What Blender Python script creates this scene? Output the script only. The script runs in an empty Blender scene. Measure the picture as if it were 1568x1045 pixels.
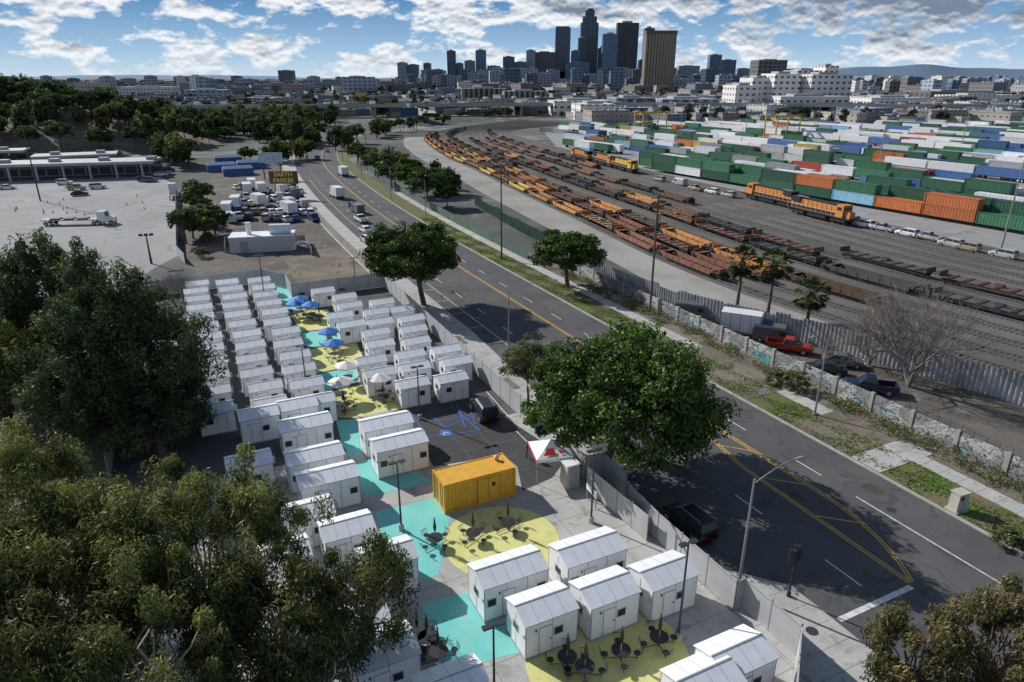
import bpy, math, random
import numpy as np
from mathutils import Vector, Matrix
random.seed(7); rng=np.random.default_rng(7)
H=32.0; PT=math.radians(21.1); F=1045.0
cp,sp=math.cos(PT),math.sin(PT)
TH=math.radians(25.85); CT,ST=math.cos(TH),math.sin(TH)
SUN_EL=math.radians(32); SUNV=(-0.80,0.60)
def P(px,py,z=0.0):
    dx=px-784; dy=py-522.5
    k=(H-z)/(F*sp+dy*cp)
    return (dx*k,(F*cp-dy*sp)*k)
def topz(py,Y):
    dy=py-522.5
    return H-Y*(F*sp+dy*cp)/(F*cp-dy*sp)
def proj(x,y,z=0):
    d=y*cp-(z-H)*sp; v=y*sp+(z-H)*cp
    if d<=0.1: return (-9999,-9999,d)
    return (784+F*x/d,522.5-F*v/d,d)
def AB(a,b): return (CT*a-ST*b, ST*a+CT*b)
def toAB(x,y): return (CT*x+ST*y,-ST*x+CT*y)
def SH(b):
    s=0
    if b>110: s+=7.6*((b-110)/152)**2
    if b>262: s+=43*((b-262)/258)**2
    return s
def KA(b):
    return float(np.interp(b,[17,25,28.5,38,60,80],[33.0,33.0,29.9,29.9,31.8,32.8]))+(SH(b) if b>110 else 0)
COL=bpy.context.scene.collection
# ---------------- materials
MC={}
def newmat(name):
    m=bpy.data.materials.new(name); m.use_nodes=True
    nt=m.node_tree; b=nt.nodes['Principled BSDF']; return m,nt,b
def M(name,col,rough=0.7,var=0.12,scale=1.0,metal=0.0,bump=0.0,rnd=0.0,world=False,spec=0.5):
    if name in MC: return MC[name]
    m,nt,b=newmat(name); N=nt.nodes; L=nt.links
    b.inputs['Roughness'].default_value=rough; b.inputs['Metallic'].default_value=metal
    b.inputs['Specular IOR Level'].default_value=spec
    if world:
        g=N.new('ShaderNodeNewGeometry'); vec=g.outputs['Position']
    else:
        g=N.new('ShaderNodeTexCoord'); vec=g.outputs['Object']
    n=N.new('ShaderNodeTexNoise'); n.inputs['Scale'].default_value=scale; n.inputs['Detail'].default_value=6
    n.inputs['Roughness'].default_value=0.6
    L.new(vec,n.inputs['Vector'])
    mr=N.new('ShaderNodeMapRange'); mr.inputs[1].default_value=0.3; mr.inputs[2].default_value=0.7
    mr.inputs[3].default_value=1-var; mr.inputs[4].default_value=1+var
    L.new(n.outputs['Fac'],mr.inputs[0])
    mx=N.new('ShaderNodeVectorMath'); mx.operation='SCALE'; mx.inputs[0].default_value=col[:3]
    L.new(mr.outputs[0],mx.inputs['Scale'])
    out=mx.outputs[0]
    if rnd>0:
        oi=N.new('ShaderNodeObjectInfo'); r2=N.new('ShaderNodeMapRange')
        r2.inputs[3].default_value=1-rnd; r2.inputs[4].default_value=1+rnd
        L.new(oi.outputs['Random'],r2.inputs[0])
        m2=N.new('ShaderNodeVectorMath'); m2.operation='SCALE'; L.new(out,m2.inputs[0]); L.new(r2.outputs[0],m2.inputs['Scale']); out=m2.outputs[0]
    L.new(out,b.inputs['Base Color'])
    MC[name]=m; return m
def GM(name,c1,c2,big=0.08,fine=3.0,rough=0.9,lo=0.4,hi=0.6,fv=0.2,c3=None,third=0.5):
    if name in MC: return MC[name]
    m,nt,b=newmat(name); N=nt.nodes; L=nt.links
    b.inputs['Roughness'].default_value=rough; b.inputs['Specular IOR Level'].default_value=0.25
    g=N.new('ShaderNodeNewGeometry')
    def noise(s,d=7,dist=0.0):
        n=N.new('ShaderNodeTexNoise'); n.inputs['Scale'].default_value=s; n.inputs['Detail'].default_value=d
        n.inputs['Roughness'].default_value=0.62; n.inputs['Distortion'].default_value=dist
        L.new(g.outputs['Position'],n.inputs['Vector']); return n.outputs['Fac']
    def mrange(i,a,bb,c,d):
        r=N.new('ShaderNodeMapRange'); L.new(i,r.inputs[0])
        for k,v in zip((1,2,3,4),(a,bb,c,d)): r.inputs[k].default_value=v
        return r.outputs[0]
    f=mrange(noise(big,8,0.4),lo,hi,0,1)
    mx=N.new('ShaderNodeMix'); mx.data_type='RGBA'; L.new(f,mx.inputs[0])
    mx.inputs[6].default_value=(*c1,1); mx.inputs[7].default_value=(*c2,1); out=mx.outputs[2]
    if c3:
        f3=mrange(noise(third,8,1.0),0.55,0.64,0,1)
        m3=N.new('ShaderNodeMix'); m3.data_type='RGBA'; L.new(f3,m3.inputs[0]); L.new(out,m3.inputs[6]); m3.inputs[7].default_value=(*c3,1); out=m3.outputs[2]
    ff=mrange(noise(fine,6),0.3,0.7,1-fv,1+fv)
    s=N.new('ShaderNodeVectorMath'); s.operation='SCALE'; L.new(out,s.inputs[0]); L.new(ff,s.inputs['Scale'])
    L.new(s.outputs[0],b.inputs['Base Color'])
    MC[name]=m; return m
def FAC(name,wall,glass,w=3.0,h=3.5,ms=1.0,roof=(0.3,0.3,0.3),rough=0.5,rnd=0.25):
    if name in MC: return MC[name]
    m,nt,b=newmat(name); N=nt.nodes; L=nt.links
    b.inputs['Roughness'].default_value=rough
    tc=N.new('ShaderNodeTexCoord'); sx=N.new('ShaderNodeSeparateXYZ'); L.new(tc.outputs['Object'],sx.inputs[0])
    ad=N.new('ShaderNodeMath'); ad.operation='ADD'; L.new(sx.outputs[0],ad.inputs[0]); L.new(sx.outputs[1],ad.inputs[1])
    cb=N.new('ShaderNodeCombineXYZ'); L.new(ad.outputs[0],cb.inputs[0]); L.new(sx.outputs[2],cb.inputs[1])
    br=N.new('ShaderNodeTexBrick'); br.offset=0.0; br.inputs['Scale'].default_value=1.0
    br.inputs['Brick Width'].default_value=w; br.inputs['Row Height'].default_value=h
    br.inputs['Mortar Size'].default_value=ms*0.5; br.inputs['Mortar Smooth'].default_value=0.05
    br.inputs['Color1'].default_value=(*glass,1); br.inputs['Color2'].default_value=(*[g*0.6 for g in glass],1)
    br.inputs['Mortar'].default_value=(*wall,1)
    L.new(cb.outputs[0],br.inputs['Vector'])
    oi=N.new('ShaderNodeObjectInfo'); r2=N.new('ShaderNodeMapRange'); r2.inputs[3].default_value=1-rnd; r2.inputs[4].default_value=1+rnd
    L.new(oi.outputs['Random'],r2.inputs[0])
    g=N.new('ShaderNodeNewGeometry'); sn=N.new('ShaderNodeSeparateXYZ'); L.new(g.outputs['Normal'],sn.inputs[0])
    gt=N.new('ShaderNodeMath'); gt.operation='GREATER_THAN'; gt.inputs[1].default_value=0.6; L.new(sn.outputs[2],gt.inputs[0])
    mx=N.new('ShaderNodeMix'); mx.data_type='RGBA'; L.new(gt.outputs[0],mx.inputs[0]); L.new(br.outputs['Color'],mx.inputs[6]); mx.inputs[7].default_value=(*roof,1)
    s=N.new('ShaderNodeVectorMath'); s.operation='SCALE'; L.new(mx.outputs[2],s.inputs[0]); L.new(r2.outputs[0],s.inputs['Scale'])
    L.new(s.outputs[0],b.inputs['Base Color'])
    MC[name]=m; return m
def FOL(name,c1,c2,trans=0.3):
    if name in MC: return MC[name]
    m,nt,b=newmat(name); N=nt.nodes; L=nt.links
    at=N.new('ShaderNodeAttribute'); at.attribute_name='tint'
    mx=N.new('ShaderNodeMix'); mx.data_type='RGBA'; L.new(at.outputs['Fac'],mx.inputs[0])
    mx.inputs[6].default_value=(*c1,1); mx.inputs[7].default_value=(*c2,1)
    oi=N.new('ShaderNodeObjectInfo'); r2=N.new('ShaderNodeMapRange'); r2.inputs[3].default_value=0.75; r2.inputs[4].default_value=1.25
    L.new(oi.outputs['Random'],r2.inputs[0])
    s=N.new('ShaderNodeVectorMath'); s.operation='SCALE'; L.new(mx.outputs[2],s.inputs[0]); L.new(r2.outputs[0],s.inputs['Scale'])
    df=N.new('ShaderNodeBsdfDiffuse'); L.new(s.outputs[0],df.inputs['Color'])
    gl=N.new('ShaderNodeBsdfGlossy'); gl.inputs['Roughness'].default_value=0.5; gl.inputs['Color'].default_value=(.5,.5,.5,1)
    tr=N.new('ShaderNodeBsdfTranslucent'); L.new(s.outputs[0],tr.inputs['Color'])
    m1=N.new('ShaderNodeMixShader'); m1.inputs[0].default_value=.06; L.new(df.outputs[0],m1.inputs[1]); L.new(gl.outputs[0],m1.inputs[2])
    ms=N.new('ShaderNodeMixShader'); ms.inputs[0].default_value=trans
    L.new(m1.outputs[0],ms.inputs[1]); L.new(tr.outputs[0],ms.inputs[2]); L.new(ms.outputs[0],N['Material Output'].inputs['Surface'])
    N.remove(b)
    MC[name]=m; return m
def GRAF(name):
    m,nt,b=newmat(name); N=nt.nodes; L=nt.links
    g=N.new('ShaderNodeNewGeometry')
    mp=N.new('ShaderNodeMapping'); mp.inputs['Scale'].default_value=(1,1,1.5); L.new(g.outputs['Position'],mp.inputs[0])
    def noise(s,d,dist):
        n=N.new('ShaderNodeTexNoise'); n.inputs['Scale'].default_value=s; n.inputs['Detail'].default_value=d; n.inputs['Distortion'].default_value=dist
        L.new(mp.outputs[0],n.inputs['Vector']); return n
    def band(n,lo,hi):
        r=N.new('ShaderNodeValToRGB'); e=r.color_ramp.elements
        e[0].position=lo-0.01; e[0].color=(0,0,0,1); e[1].position=lo; e[1].color=(1,1,1,1)
        k=e.new(hi); k.color=(1,1,1,1); k=e.new(hi+0.01); k.color=(0,0,0,1)
        L.new(n.outputs['Fac'],r.inputs[0]); return r.outputs[0]
    def mixc(fac,prev,c):
        x=N.new('ShaderNodeMix'); x.data_type='RGBA'; L.new(fac,x.inputs[0])
        if isinstance(prev,tuple): x.inputs[6].default_value=prev
        else: L.new(prev,x.inputs[6])
        x.inputs[7].default_value=c; return x.outputs[2]
    cur=mixc(band(noise(0.25,2,0),0.50,0.70),(0.26,0.26,0.255,1),(0.45,0.45,0.44,1))
    cur=mixc(band(noise(0.5,1,1.0),0.66,0.8),cur,(0.08,0.36,0.38,1))
    cur=mixc(band(noise(0.9,1,1.6),0.485,0.515),cur,(0.02,0.02,0.03,1))
    cur=mixc(band(noise(1.3,1,2.2),0.40,0.425),cur,(0.04,0.04,0.06,1))
    cur=mixc(band(noise(0.7,1,2.0),0.63,0.66),cur,(0.06,0.07,0.12,1))
    L.new(cur,b.inputs['Base Color']); b.inputs['Roughness'].default_value=0.8
    return m
# ---------------- mesh builder
class MB:
    def __init__(s): s.v=[];s.f=[];s.m=[];s.mats=[]
    def mi(s,mat):
        if mat not in s.mats: s.mats.append(mat)
        return s.mats.index(mat)
    def face(s,vs,mat):
        n=len(s.v); s.v.extend([tuple(p) for p in vs]); s.f.append(tuple(range(n,n+len(vs)))); s.m.append(s.mi(mat))
    def box(s,x0,x1,y0,y1,z0,z1,mat,T=None,top=None,taper=None):
        tx,ty=(taper or (0,0))
        p=[(x0,y0,z0),(x1,y0,z0),(x1,y1,z0),(x0,y1,z0),(x0+tx,y0+ty,z1),(x1-tx,y0+ty,z1),(x1-tx,y1-ty,z1),(x0+tx,y1-ty,z1)]
        if T: p=[T(q) for q in p]
        n=len(s.v); s.v.extend(p); k=s.mi(mat); kt=s.mi(top) if top else k
        for i,f in enumerate([(0,3,2,1),(4,5,6,7),(0,1,5,4),(1,2,6,5),(2,3,7,6),(3,0,4,7)]):
            s.f.append(tuple(n+j for j in f)); s.m.append(kt if i==1 else k)
    def cyl(s,p0,p1,r0,r1,mat,n=8,cap=True):
        p0=Vector(p0);p1=Vector(p1); d=(p1-p0).normalized(); a=d.orthogonal().normalized(); b=d.cross(a)
        k=len(s.v); mi=s.mi(mat)
        for p,r in((p0,r0),(p1,r1)):
            for i in range(n):
                t=2*math.pi*i/n; s.v.append(tuple(p+a*math.cos(t)*r+b*math.sin(t)*r))
        for i in range(n):
            j=(i+1)%n; s.f.append((k+i,k+j,k+n+j,k+n+i)); s.m.append(mi)
        if cap:
            s.f.append(tuple(k+n+i for i in range(n))); s.m.append(mi); s.f.append(tuple(k+i for i in reversed(range(n)))); s.m.append(mi)
    def loft(s,secs,mat):
        k=len(s.v); n=len(secs[0]); mi=s.mi(mat)
        for c in secs: s.v.extend([tuple(p) for p in c])
        for a in range(len(secs)-1):
            for i in range(n):
                j=(i+1)%n; s.f.append((k+a*n+i,k+a*n+j,k+(a+1)*n+j,k+(a+1)*n+i)); s.m.append(mi)
        s.f.append(tuple(k+i for i in reversed(range(n)))); s.m.append(mi)
        e=k+(len(secs)-1)*n; s.f.append(tuple(e+i for i in range(n))); s.m.append(mi)
    def mesh(s,name):
        me=bpy.data.meshes.new(name); me.from_pydata(s.v,[],s.f)
        for m in s.mats: me.materials.append(m)
        me.polygons.foreach_set('material_index',s.m); me.update(); return me
    def obj(s,name,loc=(0,0,0),rz=0,parent=None): return put(name,s.mesh(name),loc,rz,parent=parent)
def put(name,me,loc=(0,0,0),rz=0,sc=1,parent=None):
    o=bpy.data.objects.new(name,me); o.location=loc if len(loc)==3 else (*loc,0); o.rotation_euler=(0,0,rz)
    o.scale=(sc,sc,sc) if not hasattr(sc,'__len__') else sc
    COL.objects.link(o)
    if parent: o.parent=parent
    return o
def sheet(name,pts,z,mat):
    mb=MB(); mb.face([(x,y,z) for x,y in pts],mat); me=mb.mesh(name)
    o=put(name,me)
    if me.polygons[0].normal.z<0: me.flip_normals()
    return o
def psheet(name,px,z,mat): return sheet(name,[P(*p) for p in px],z,mat)
def strip(mb,a0,a1,b0,b1,z,mat,z1=None):
    n=max(1,int((b1-b0)/6)) if b1>110 else 1
    for i in range(n):
        s=b0+(b1-b0)*i/n; e=b0+(b1-b0)*(i+1)/n; hs,he=SH(s),SH(e)
        q=[AB(a0+hs,s),AB(a1+hs,s),AB(a1+he,e),AB(a0+he,e)]
        if z1 is None: mb.face([(x,y,z) for x,y in q],mat)
        else:
            lo=[(x,y,z) for x,y in q]; hi=[(x,y,z1) for x,y in q]
            mb.face(hi,mat)
            for j in range(4):
                if (j==0 and i>0) or (j==2 and i<n-1): continue
                k=(j+1)%4; mb.face([lo[j],lo[k],hi[k],hi[j]],mat)
# ---------------- quads (foliage)
class Q:
    def __init__(s): s.q=[];s.m=[];s.t=[]
    def add(s,quads,mi,t):
        s.q.append(quads.astype(np.float32)); n=len(quads); s.m.append(np.full(n,mi,np.int32)); s.t.append(np.repeat(np.asarray(t,np.float32)*np.ones(n,np.float32),4))
    def tube(s,pts,rad,mi,n=6):
        pts=np.array(pts,float); rings=[]
        for i,p in enumerate(pts):
            d=pts[min(i+1,len(pts)-1)]-pts[max(i-1,0)]; d/=np.linalg.norm(d)+1e-9
            a=np.cross(d,[0.31,0.95,0.1]); a/=np.linalg.norm(a)+1e-9; b=np.cross(d,a)
            t=np.arange(n)*2*np.pi/n
            rings.append(p+rad[i]*(np.cos(t)[:,None]*a+np.sin(t)[:,None]*b))
        out=[]
        for i in range(len(rings)-1):
            A,B=rings[i],rings[i+1]
            for j in range(n):
                k=(j+1)%n; out.append([A[j],A[k],B[k],B[j]])
        s.add(np.array(out),mi,0.5)
    def leaves(s,c,L,W,mi,tint,out=None,droop=0.0,ob=0.8):
        n=len(c)
        nr=rng.normal(size=(n,3))
        if out is not None: nr=nr*0.7+out*ob
        nr[:,2]+=0.3; nr/=np.linalg.norm(nr,axis=1)[:,None]+1e-9
        t=rng.normal(size=(n,3)); t[:,2]-=droop*2.5
        t-= (t*nr).sum(1)[:,None]*nr; t/=np.linalg.norm(t,axis=1)[:,None]+1e-9
        u=np.cross(nr,t); sc=rng.uniform(0.65,1.35,(n,1)); l=L*sc; w=W*sc
        q=np.stack([c-t*l,c+u*w-t*l*0.1,c+t*l,c-u*w-t*l*0.1],1)
        s.add(q,mi,tint)
    def mesh(s,name,mats):
        q=np.concatenate(s.q); n=len(q); me=bpy.data.meshes.new(name)
        me.vertices.add(n*4); me.vertices.foreach_set('co',q.reshape(-1))
        me.loops.add(n*4); me.loops.foreach_set('vertex_index',np.arange(n*4,dtype=np.int32))
        me.polygons.add(n); me.polygons.foreach_set('loop_start',np.arange(0,n*4,4,dtype=np.int32))
        try: me.polygons.foreach_set('loop_total',np.full(n,4,np.int32))
        except Exception: pass
        me.polygons.foreach_set('material_index',np.concatenate(s.m))
        for m in mats: me.materials.append(m)
        a=me.attributes.new('tint','FLOAT','POINT'); a.data.foreach_set('value',np.concatenate(s.t))
        me.update(calc_edges=True); me.validate(); return me
BARK=M('bark',(0.13,0.10,0.075),0.9,0.3,3); BARKW=M('pale_bark',(0.50,0.46,0.40),0.8,0.3,2)
def limb(q,a,b,r0,r1,seg=5,wob=0.4,mi=0,sag=0.0):
    a=np.array(a,float);b=np.array(b,float); L=np.linalg.norm(b-a)
    pts=[];rad=[]
    for i in range(seg+1):
        t=i/seg; p=a*(1-t)+b*t; p=p+rng.normal(size=3)*wob*L*0.06*math.sin(math.pi*t); p[2]+=sag*L*math.sin(math.pi*t)
        pts.append(p); rad.append(r0*(1-t)+r1*t)
    q.tube(pts,rad,mi)
def crown(q,ctr,rx,rz,ncl,npc,csz,L,W,style='dome',mi=1,trunk=None,nlimb=14,lr=0.12,zmin=-0.45):
    ctr=np.array(ctr,float)
    d=rng.normal(size=(ncl*3,3)); d/=np.linalg.norm(d,axis=1)[:,None]; d=d[d[:,2]>zmin][:ncl]; n=len(d)
    u=rng.random(n)**0.4
    ph=rng.random(3)*6.28
    az_=np.arctan2(d[:,1],d[:,0])
    lump=1+0.13*np.sin(3*az_+ph[0])+0.10*np.sin(5*az_+ph[1]+3*d[:,2])
    if style in('euc','cone'): lump+=0.12*np.sin(7*d[:,2]+4*az_+ph[2])
    rad=(0.35+0.60*u)*lump
    if style=='cone':
        sh=np.where(d[:,2]>0,1-0.42*d[:,2],1.0)
        c=ctr+np.stack([d[:,0]*rx*rad*sh,d[:,1]*rx*rad*sh,d[:,2]*rz*rad],1)
    else: c=ctr+np.stack([d[:,0]*rx*rad,d[:,1]*rx*rad,d[:,2]*rz*rad],1)
    csc=rng.uniform(0.55,1.4,n)*csz
    ct=rng.uniform(0,0.75,n)
    if trunk is not None:
        for k in rng.choice(n,min(nlimb,n),replace=False):
            limb(q,trunk,c[k],lr,0.03,5,1.0,0,0.05)
    idx=np.repeat(np.arange(n),npc)
    e=rng.normal(size=(len(idx),3)); e/=np.linalg.norm(e,axis=1)[:,None]; r=rng.random(len(idx))**0.45
    shp=np.array({'dome':(1,1,0.62),'euc':(0.75,0.75,1.05),'cone':(0.75,0.75,1.0)}[style])
    pos=c[idx]+e*r[:,None]*csc[idx][:,None]*shp
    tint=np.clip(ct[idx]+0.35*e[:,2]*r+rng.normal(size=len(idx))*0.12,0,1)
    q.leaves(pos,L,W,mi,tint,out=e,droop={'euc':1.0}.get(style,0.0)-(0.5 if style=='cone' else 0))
    return c
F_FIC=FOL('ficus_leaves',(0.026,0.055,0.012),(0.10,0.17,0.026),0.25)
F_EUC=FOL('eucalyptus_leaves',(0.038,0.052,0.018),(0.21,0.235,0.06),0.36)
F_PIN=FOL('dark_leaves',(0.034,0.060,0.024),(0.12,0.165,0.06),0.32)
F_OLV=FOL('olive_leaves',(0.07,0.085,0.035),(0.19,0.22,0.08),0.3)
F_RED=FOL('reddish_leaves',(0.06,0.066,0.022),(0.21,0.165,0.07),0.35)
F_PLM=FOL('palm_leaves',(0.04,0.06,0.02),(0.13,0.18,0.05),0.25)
F_GRS=FOL('grass_blades',(0.08,0.13,0.02),(0.19,0.27,0.05),0.3)
F_FAR=FOL('far_leaves_haze',(0.035,0.052,0.034),(0.09,0.12,0.065),0.25)  # far foliage greens dulled towards blue, aerial haze put into the colour
# ================= WORLD / LIGHT / CAMERA
sc=bpy.context.scene
w=bpy.data.worlds.new('World'); sc.world=w; w.use_nodes=True; nt=w.node_tree; N=nt.nodes; L=nt.links
bg=N['Background']; sky=N.new('ShaderNodeTexSky'); sky.sky_type='NISHITA'; sky.sun_disc=False
az=math.atan2(SUNV[0],SUNV[1])
sky.sun_elevation=SUN_EL; sky.sun_rotation=az; sky.air_density=1.0; sky.dust_density=0.3; sky.ozone_density=2.0; sky.altitude=100
L.new(sky.outputs[0],bg.inputs[0]); bg.inputs[1].default_value=0.085
tc=N.new('ShaderNodeTexCoord'); sep=N.new('ShaderNodeSeparateXYZ'); L.new(tc.outputs['Generated'],sep.inputs[0])
def wm(op,a,b=None,c=None,clamp=False):
    n=N.new('ShaderNodeMath'); n.operation=op; n.use_clamp=clamp
    for i,v in enumerate((a,b,c)):
        if v is None: continue
        if isinstance(v,(int,float)): n.inputs[i].default_value=v
        else: L.new(v,n.inputs[i])
    return n.outputs[0]
def wmr(i,a,b,c,d):
    r=N.new('ShaderNodeMapRange'); L.new(i,r.inputs[0])
    for k,v in zip((1,2,3,4),(a,b,c,d)): r.inputs[k].default_value=v
    return r.outputs[0]
def wn(scale,off,det=10,rough=0.58,zs=2.3):
    mp=N.new('ShaderNodeMapping'); mp.inputs['Scale'].default_value=(scale,scale,scale*zs); mp.inputs['Location'].default_value=off
    L.new(tc.outputs['Generated'],mp.inputs[0]); n=N.new('ShaderNodeTexNoise'); n.inputs['Scale'].default_value=1; n.inputs['Detail'].default_value=det; n.inputs['Roughness'].default_value=rough
    L.new(mp.outputs[0],n.inputs['Vector']); return n.outputs['Fac']
Z=sep.outputs[2]; X=sep.outputs[0]
ramp=N.new('ShaderNodeValToRGB'); L.new(wmr(Z,0,0.25,0,1),ramp.inputs[0]); e=ramp.color_ramp.elements
e[0].position=0; e[0].color=(.58,.72,.84,1); e[1].position=1; e[1].color=(.08,.18,.38,1)
k_=e.new(.14); k_.color=(.34,.53,.74,1); k_=e.new(.36); k_.color=(.12,.29,.54,1)
bgb=N.new('ShaderNodeBackground'); L.new(ramp.outputs[0],bgb.inputs[0]); bgb.inputs[1].default_value=1.0
msk=N.new('ShaderNodeMixShader'); L.new(wmr(Z,0.15,0.35,0,1),msk.inputs[0]); L.new(bgb.outputs[0],msk.inputs[1]); L.new(bg.outputs[0],msk.inputs[2])
n1=wn(15,(3.3,1.6,0.2)); n2=wn(15,(3.3,1.6,0.2-0.14)); n3=wn(5,(7,2,5),4,0.5,3)
cov=wm('ADD',n1,wm('MULTIPLY',wm('SUBTRACT',n3,0.5),0.5))
cov=wm('ADD',cov,wm('MULTIPLY',X,0.07))
cov=wm('ADD',cov,wmr(Z,0.045,0.095,0.005,0.10))
mask=wm('MULTIPLY',wmr(cov,0.475,0.555,0,1),wmr(Z,0.14,0.3,1,0.2))
shade=wm('ADD',wm('MULTIPLY',wm('SUBTRACT',n1,n2),6.0),wmr(cov,0.50,0.74,1.0,0.35))
shade=wm('SUBTRACT',shade,wm('MULTIPLY',wm('MAXIMUM',X,0),wmr(Z,0.02,0.08,0.2,1.5)),clamp=True)
cm=N.new('ShaderNodeMix'); cm.data_type='RGBA'; L.new(shade,cm.inputs[0]); cm.inputs[6].default_value=(0.19,0.25,0.34,1); cm.inputs[7].default_value=(0.90,0.93,0.97,1)
hz=wmr(Z,0.0,0.03,1,0)
cm2=N.new('ShaderNodeMix'); cm2.data_type='RGBA'; L.new(wm('MULTIPLY',hz,0.5),cm2.inputs[0]); L.new(cm.outputs[2],cm2.inputs[6]); cm2.inputs[7].default_value=(0.62,0.74,0.85,1)
bg2=N.new('ShaderNodeBackground'); L.new(cm2.outputs[2],bg2.inputs[0]); bg2.inputs[1].default_value=1.0
ms=N.new('ShaderNodeMixShader'); L.new(mask,ms.inputs[0]); L.new(msk.outputs[0],ms.inputs[1]); L.new(bg2.outputs[0],ms.inputs[2])
L.new(ms.outputs[0],N['World Output'].inputs[0])
sd=bpy.data.lights.new('sun','SUN'); sd.energy=5.0; sd.angle=math.radians(0.5); sd.color=(1.0,0.965,0.91)
so=bpy.data.objects.new('sun',sd); COL.objects.link(so)
ln=math.hypot(*SUNV); sv=Vector((SUNV[0]/ln*math.cos(SUN_EL),SUNV[1]/ln*math.cos(SUN_EL),math.sin(SUN_EL)))
so.rotation_euler=sv.to_track_quat('Z','Y').to_euler(); so.location=(-50,50,80)
cd=bpy.data.cameras.new('camera'); co=bpy.data.objects.new('camera',cd); COL.objects.link(co)
co.location=(0,0,H); co.rotation_euler=(math.pi/2-PT,0,0); cd.lens=36*F/1568; cd.sensor_width=36; cd.clip_end=80000; cd.clip_start=0.5
sc.camera=co
sc.view_settings.view_transform='Standard'; sc.view_settings.look='None'; sc.view_settings.exposure=0
# ================= GROUND
g_base=GM('city_ground',(0.12,0.12,0.118),(0.07,0.08,0.07),0.012,0.08,0.95,0.42,0.58,0.3,(0.24,0.23,0.22),0.02)
g_asph=GM('asphalt',(0.082,0.083,0.086),(0.108,0.108,0.108),0.12,9,0.9,0.38,0.62,0.14,(0.072,0.072,0.075),0.35)
g_asph2=GM('dark_asphalt',(0.055,0.055,0.058),(0.075,0.074,0.073),0.2,9,0.9,0.38,0.62,0.14)
g_conc=GM('concrete',(0.46,0.45,0.43),(0.37,0.365,0.35),0.35,6,0.9,0.35,0.65,0.10,(0.30,0.295,0.28),0.7)
g_conc2=GM('yard_concrete',(0.32,0.32,0.32),(0.25,0.25,0.25),0.05,2,0.9,0.35,0.65,0.10,(0.21,0.21,0.205),0.15)
g_dirt=GM('dirt',(0.15,0.125,0.10),(0.21,0.18,0.145),0.15,4,0.95,0.4,0.6,0.25,(0.08,0.085,0.035),0.4)
g_lot=GM('dirt_lot',(0.095,0.085,0.076),(0.14,0.125,0.11),0.12,3,0.95,0.4,0.6,0.2,(0.19,0.17,0.15),0.25)
g_grass=GM('grass_strip',(0.09,0.14,0.035),(0.16,0.13,0.085),0.35,5,0.95,0.42,0.58,0.3)
g_ball=GM('ballast',(0.10,0.096,0.092),(0.15,0.143,0.136),0.05,3,0.95,0.4,0.6,0.25)
g_light=GM('rail_access_ground',(0.34,0.33,0.31),(0.24,0.23,0.215),0.06,2,0.95,0.38,0.62,0.15)
g_teal=GM('teal_paint',(0.17,0.56,0.52),(0.21,0.60,0.56),0.5,8,0.7,0.4,0.6,0.07,(0.26,0.54,0.50),0.9)
g_yel=GM('yellow_paint',(0.62,0.60,0.22),(0.67,0.65,0.27),0.5,8,0.7,0.4,0.6,0.07,(0.54,0.52,0.26),0.9)
m_yl=M('yellow_line_paint',(0.60,0.37,0.06),0.6,0.3,2,world=True); m_wl=M('white_line_paint',(0.62,0.62,0.61),0.6,0.3,2,world=True); m_bl=M('blue_line_paint',(0.04,0.13,0.42),0.6,0.2,2,world=True)
m_kerb=M('kerb_concrete',(0.38,0.37,0.35),0.9,0.2,1.0,world=True)
S=26000
sheet('ground',[(-S,-300),(S,-300),(S,2*S),(-S,2*S)],0,g_base)
psheet('parking_lot',[(-500,275),(240,268),(270,285),(272,392),(235,412),(150,470),(-500,620)],0.004,g_conc2)
psheet('storage_yard_ground',[(272,315),(335,262),(470,258),(500,320),(560,400),(600,440),(450,440),(280,410)],0.004,g_lot)
sheet('left_slope_ground',[AB(-45,10),AB(-9,10),AB(-9,118),AB(-45,118)],0.006,g_dirt)
sheet('village_asphalt',[AB(-9,56),AB(28,56),AB(28,117),AB(-9,117)],0.008,g_asph)
sheet('village_concrete',[AB(-9,10),AB(28,10),AB(28,56),AB(-9,56)],0.008,g_conc)
psheet('gravel_yard',[(433,392),(520,378),(560,402),(590,430),(455,436)],0.012,g_dirt)
psheet('village_parking_asphalt',[(618,640),(716,598),(768,636),(868,702),(846,732),(800,752),(792,715),(770,697),(664,715),(650,690)],0.012,g_asph2)
Lw=[(75,50),(59,72),(44.5,94.6),(36,111),(27.9,132),(18.2,163.5),(3.2,210),(-10.6,256),(-26.6,305),(-40.6,361),(-48.6,410),(-44,462),(-25,515),(8.4,579)]
Rw=[(130,75),(112,105),(99,127),(90,147),(82,168),(70,200),(51,250),(38,292),(22,345),(8,395),(-2,435),(2,468),(22,500),(45,540)]
def catm(pts,n=8):
    pts=[np.array(p,float) for p in pts]; out=[]
    for i in range(len(pts)-1):
        p0=pts[max(i-1,0)];p1=pts[i];p2=pts[i+1];p3=pts[min(i+2,len(pts)-1)]
        for k in range(n):
            t=k/n; out.append(0.5*((2*p1)+(-p0+p2)*t+(2*p0-5*p1+4*p2-p3)*t*t+(-p0+3*p1-3*p2+p3)*t**3))
    out.append(pts[-1]); return np.array(out)
LC=catm(Lw);RC=catm(Rw)
mb=MB()
for i in range(len(LC)-1):
    e=1.08
    def ex(i): c=(LC[i]+RC[i])/2; return c+(LC[i]-c)*e, c+(RC[i]-c)*e
    a,b=ex(i);c,d=ex(i+1); mb.face([(*a,0.012),(*b,0.012),(*d,0.012),(*c,0.012)],g_ball)
mb.obj('railway_ballast')
accl=[(70,14),(64,38),(52,62),(40,82),(27,100),(19,123),(8,155),(-8,203),(-23,250),(-39,298),(-54,355),(-62,410)]
mb=MB()
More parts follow.
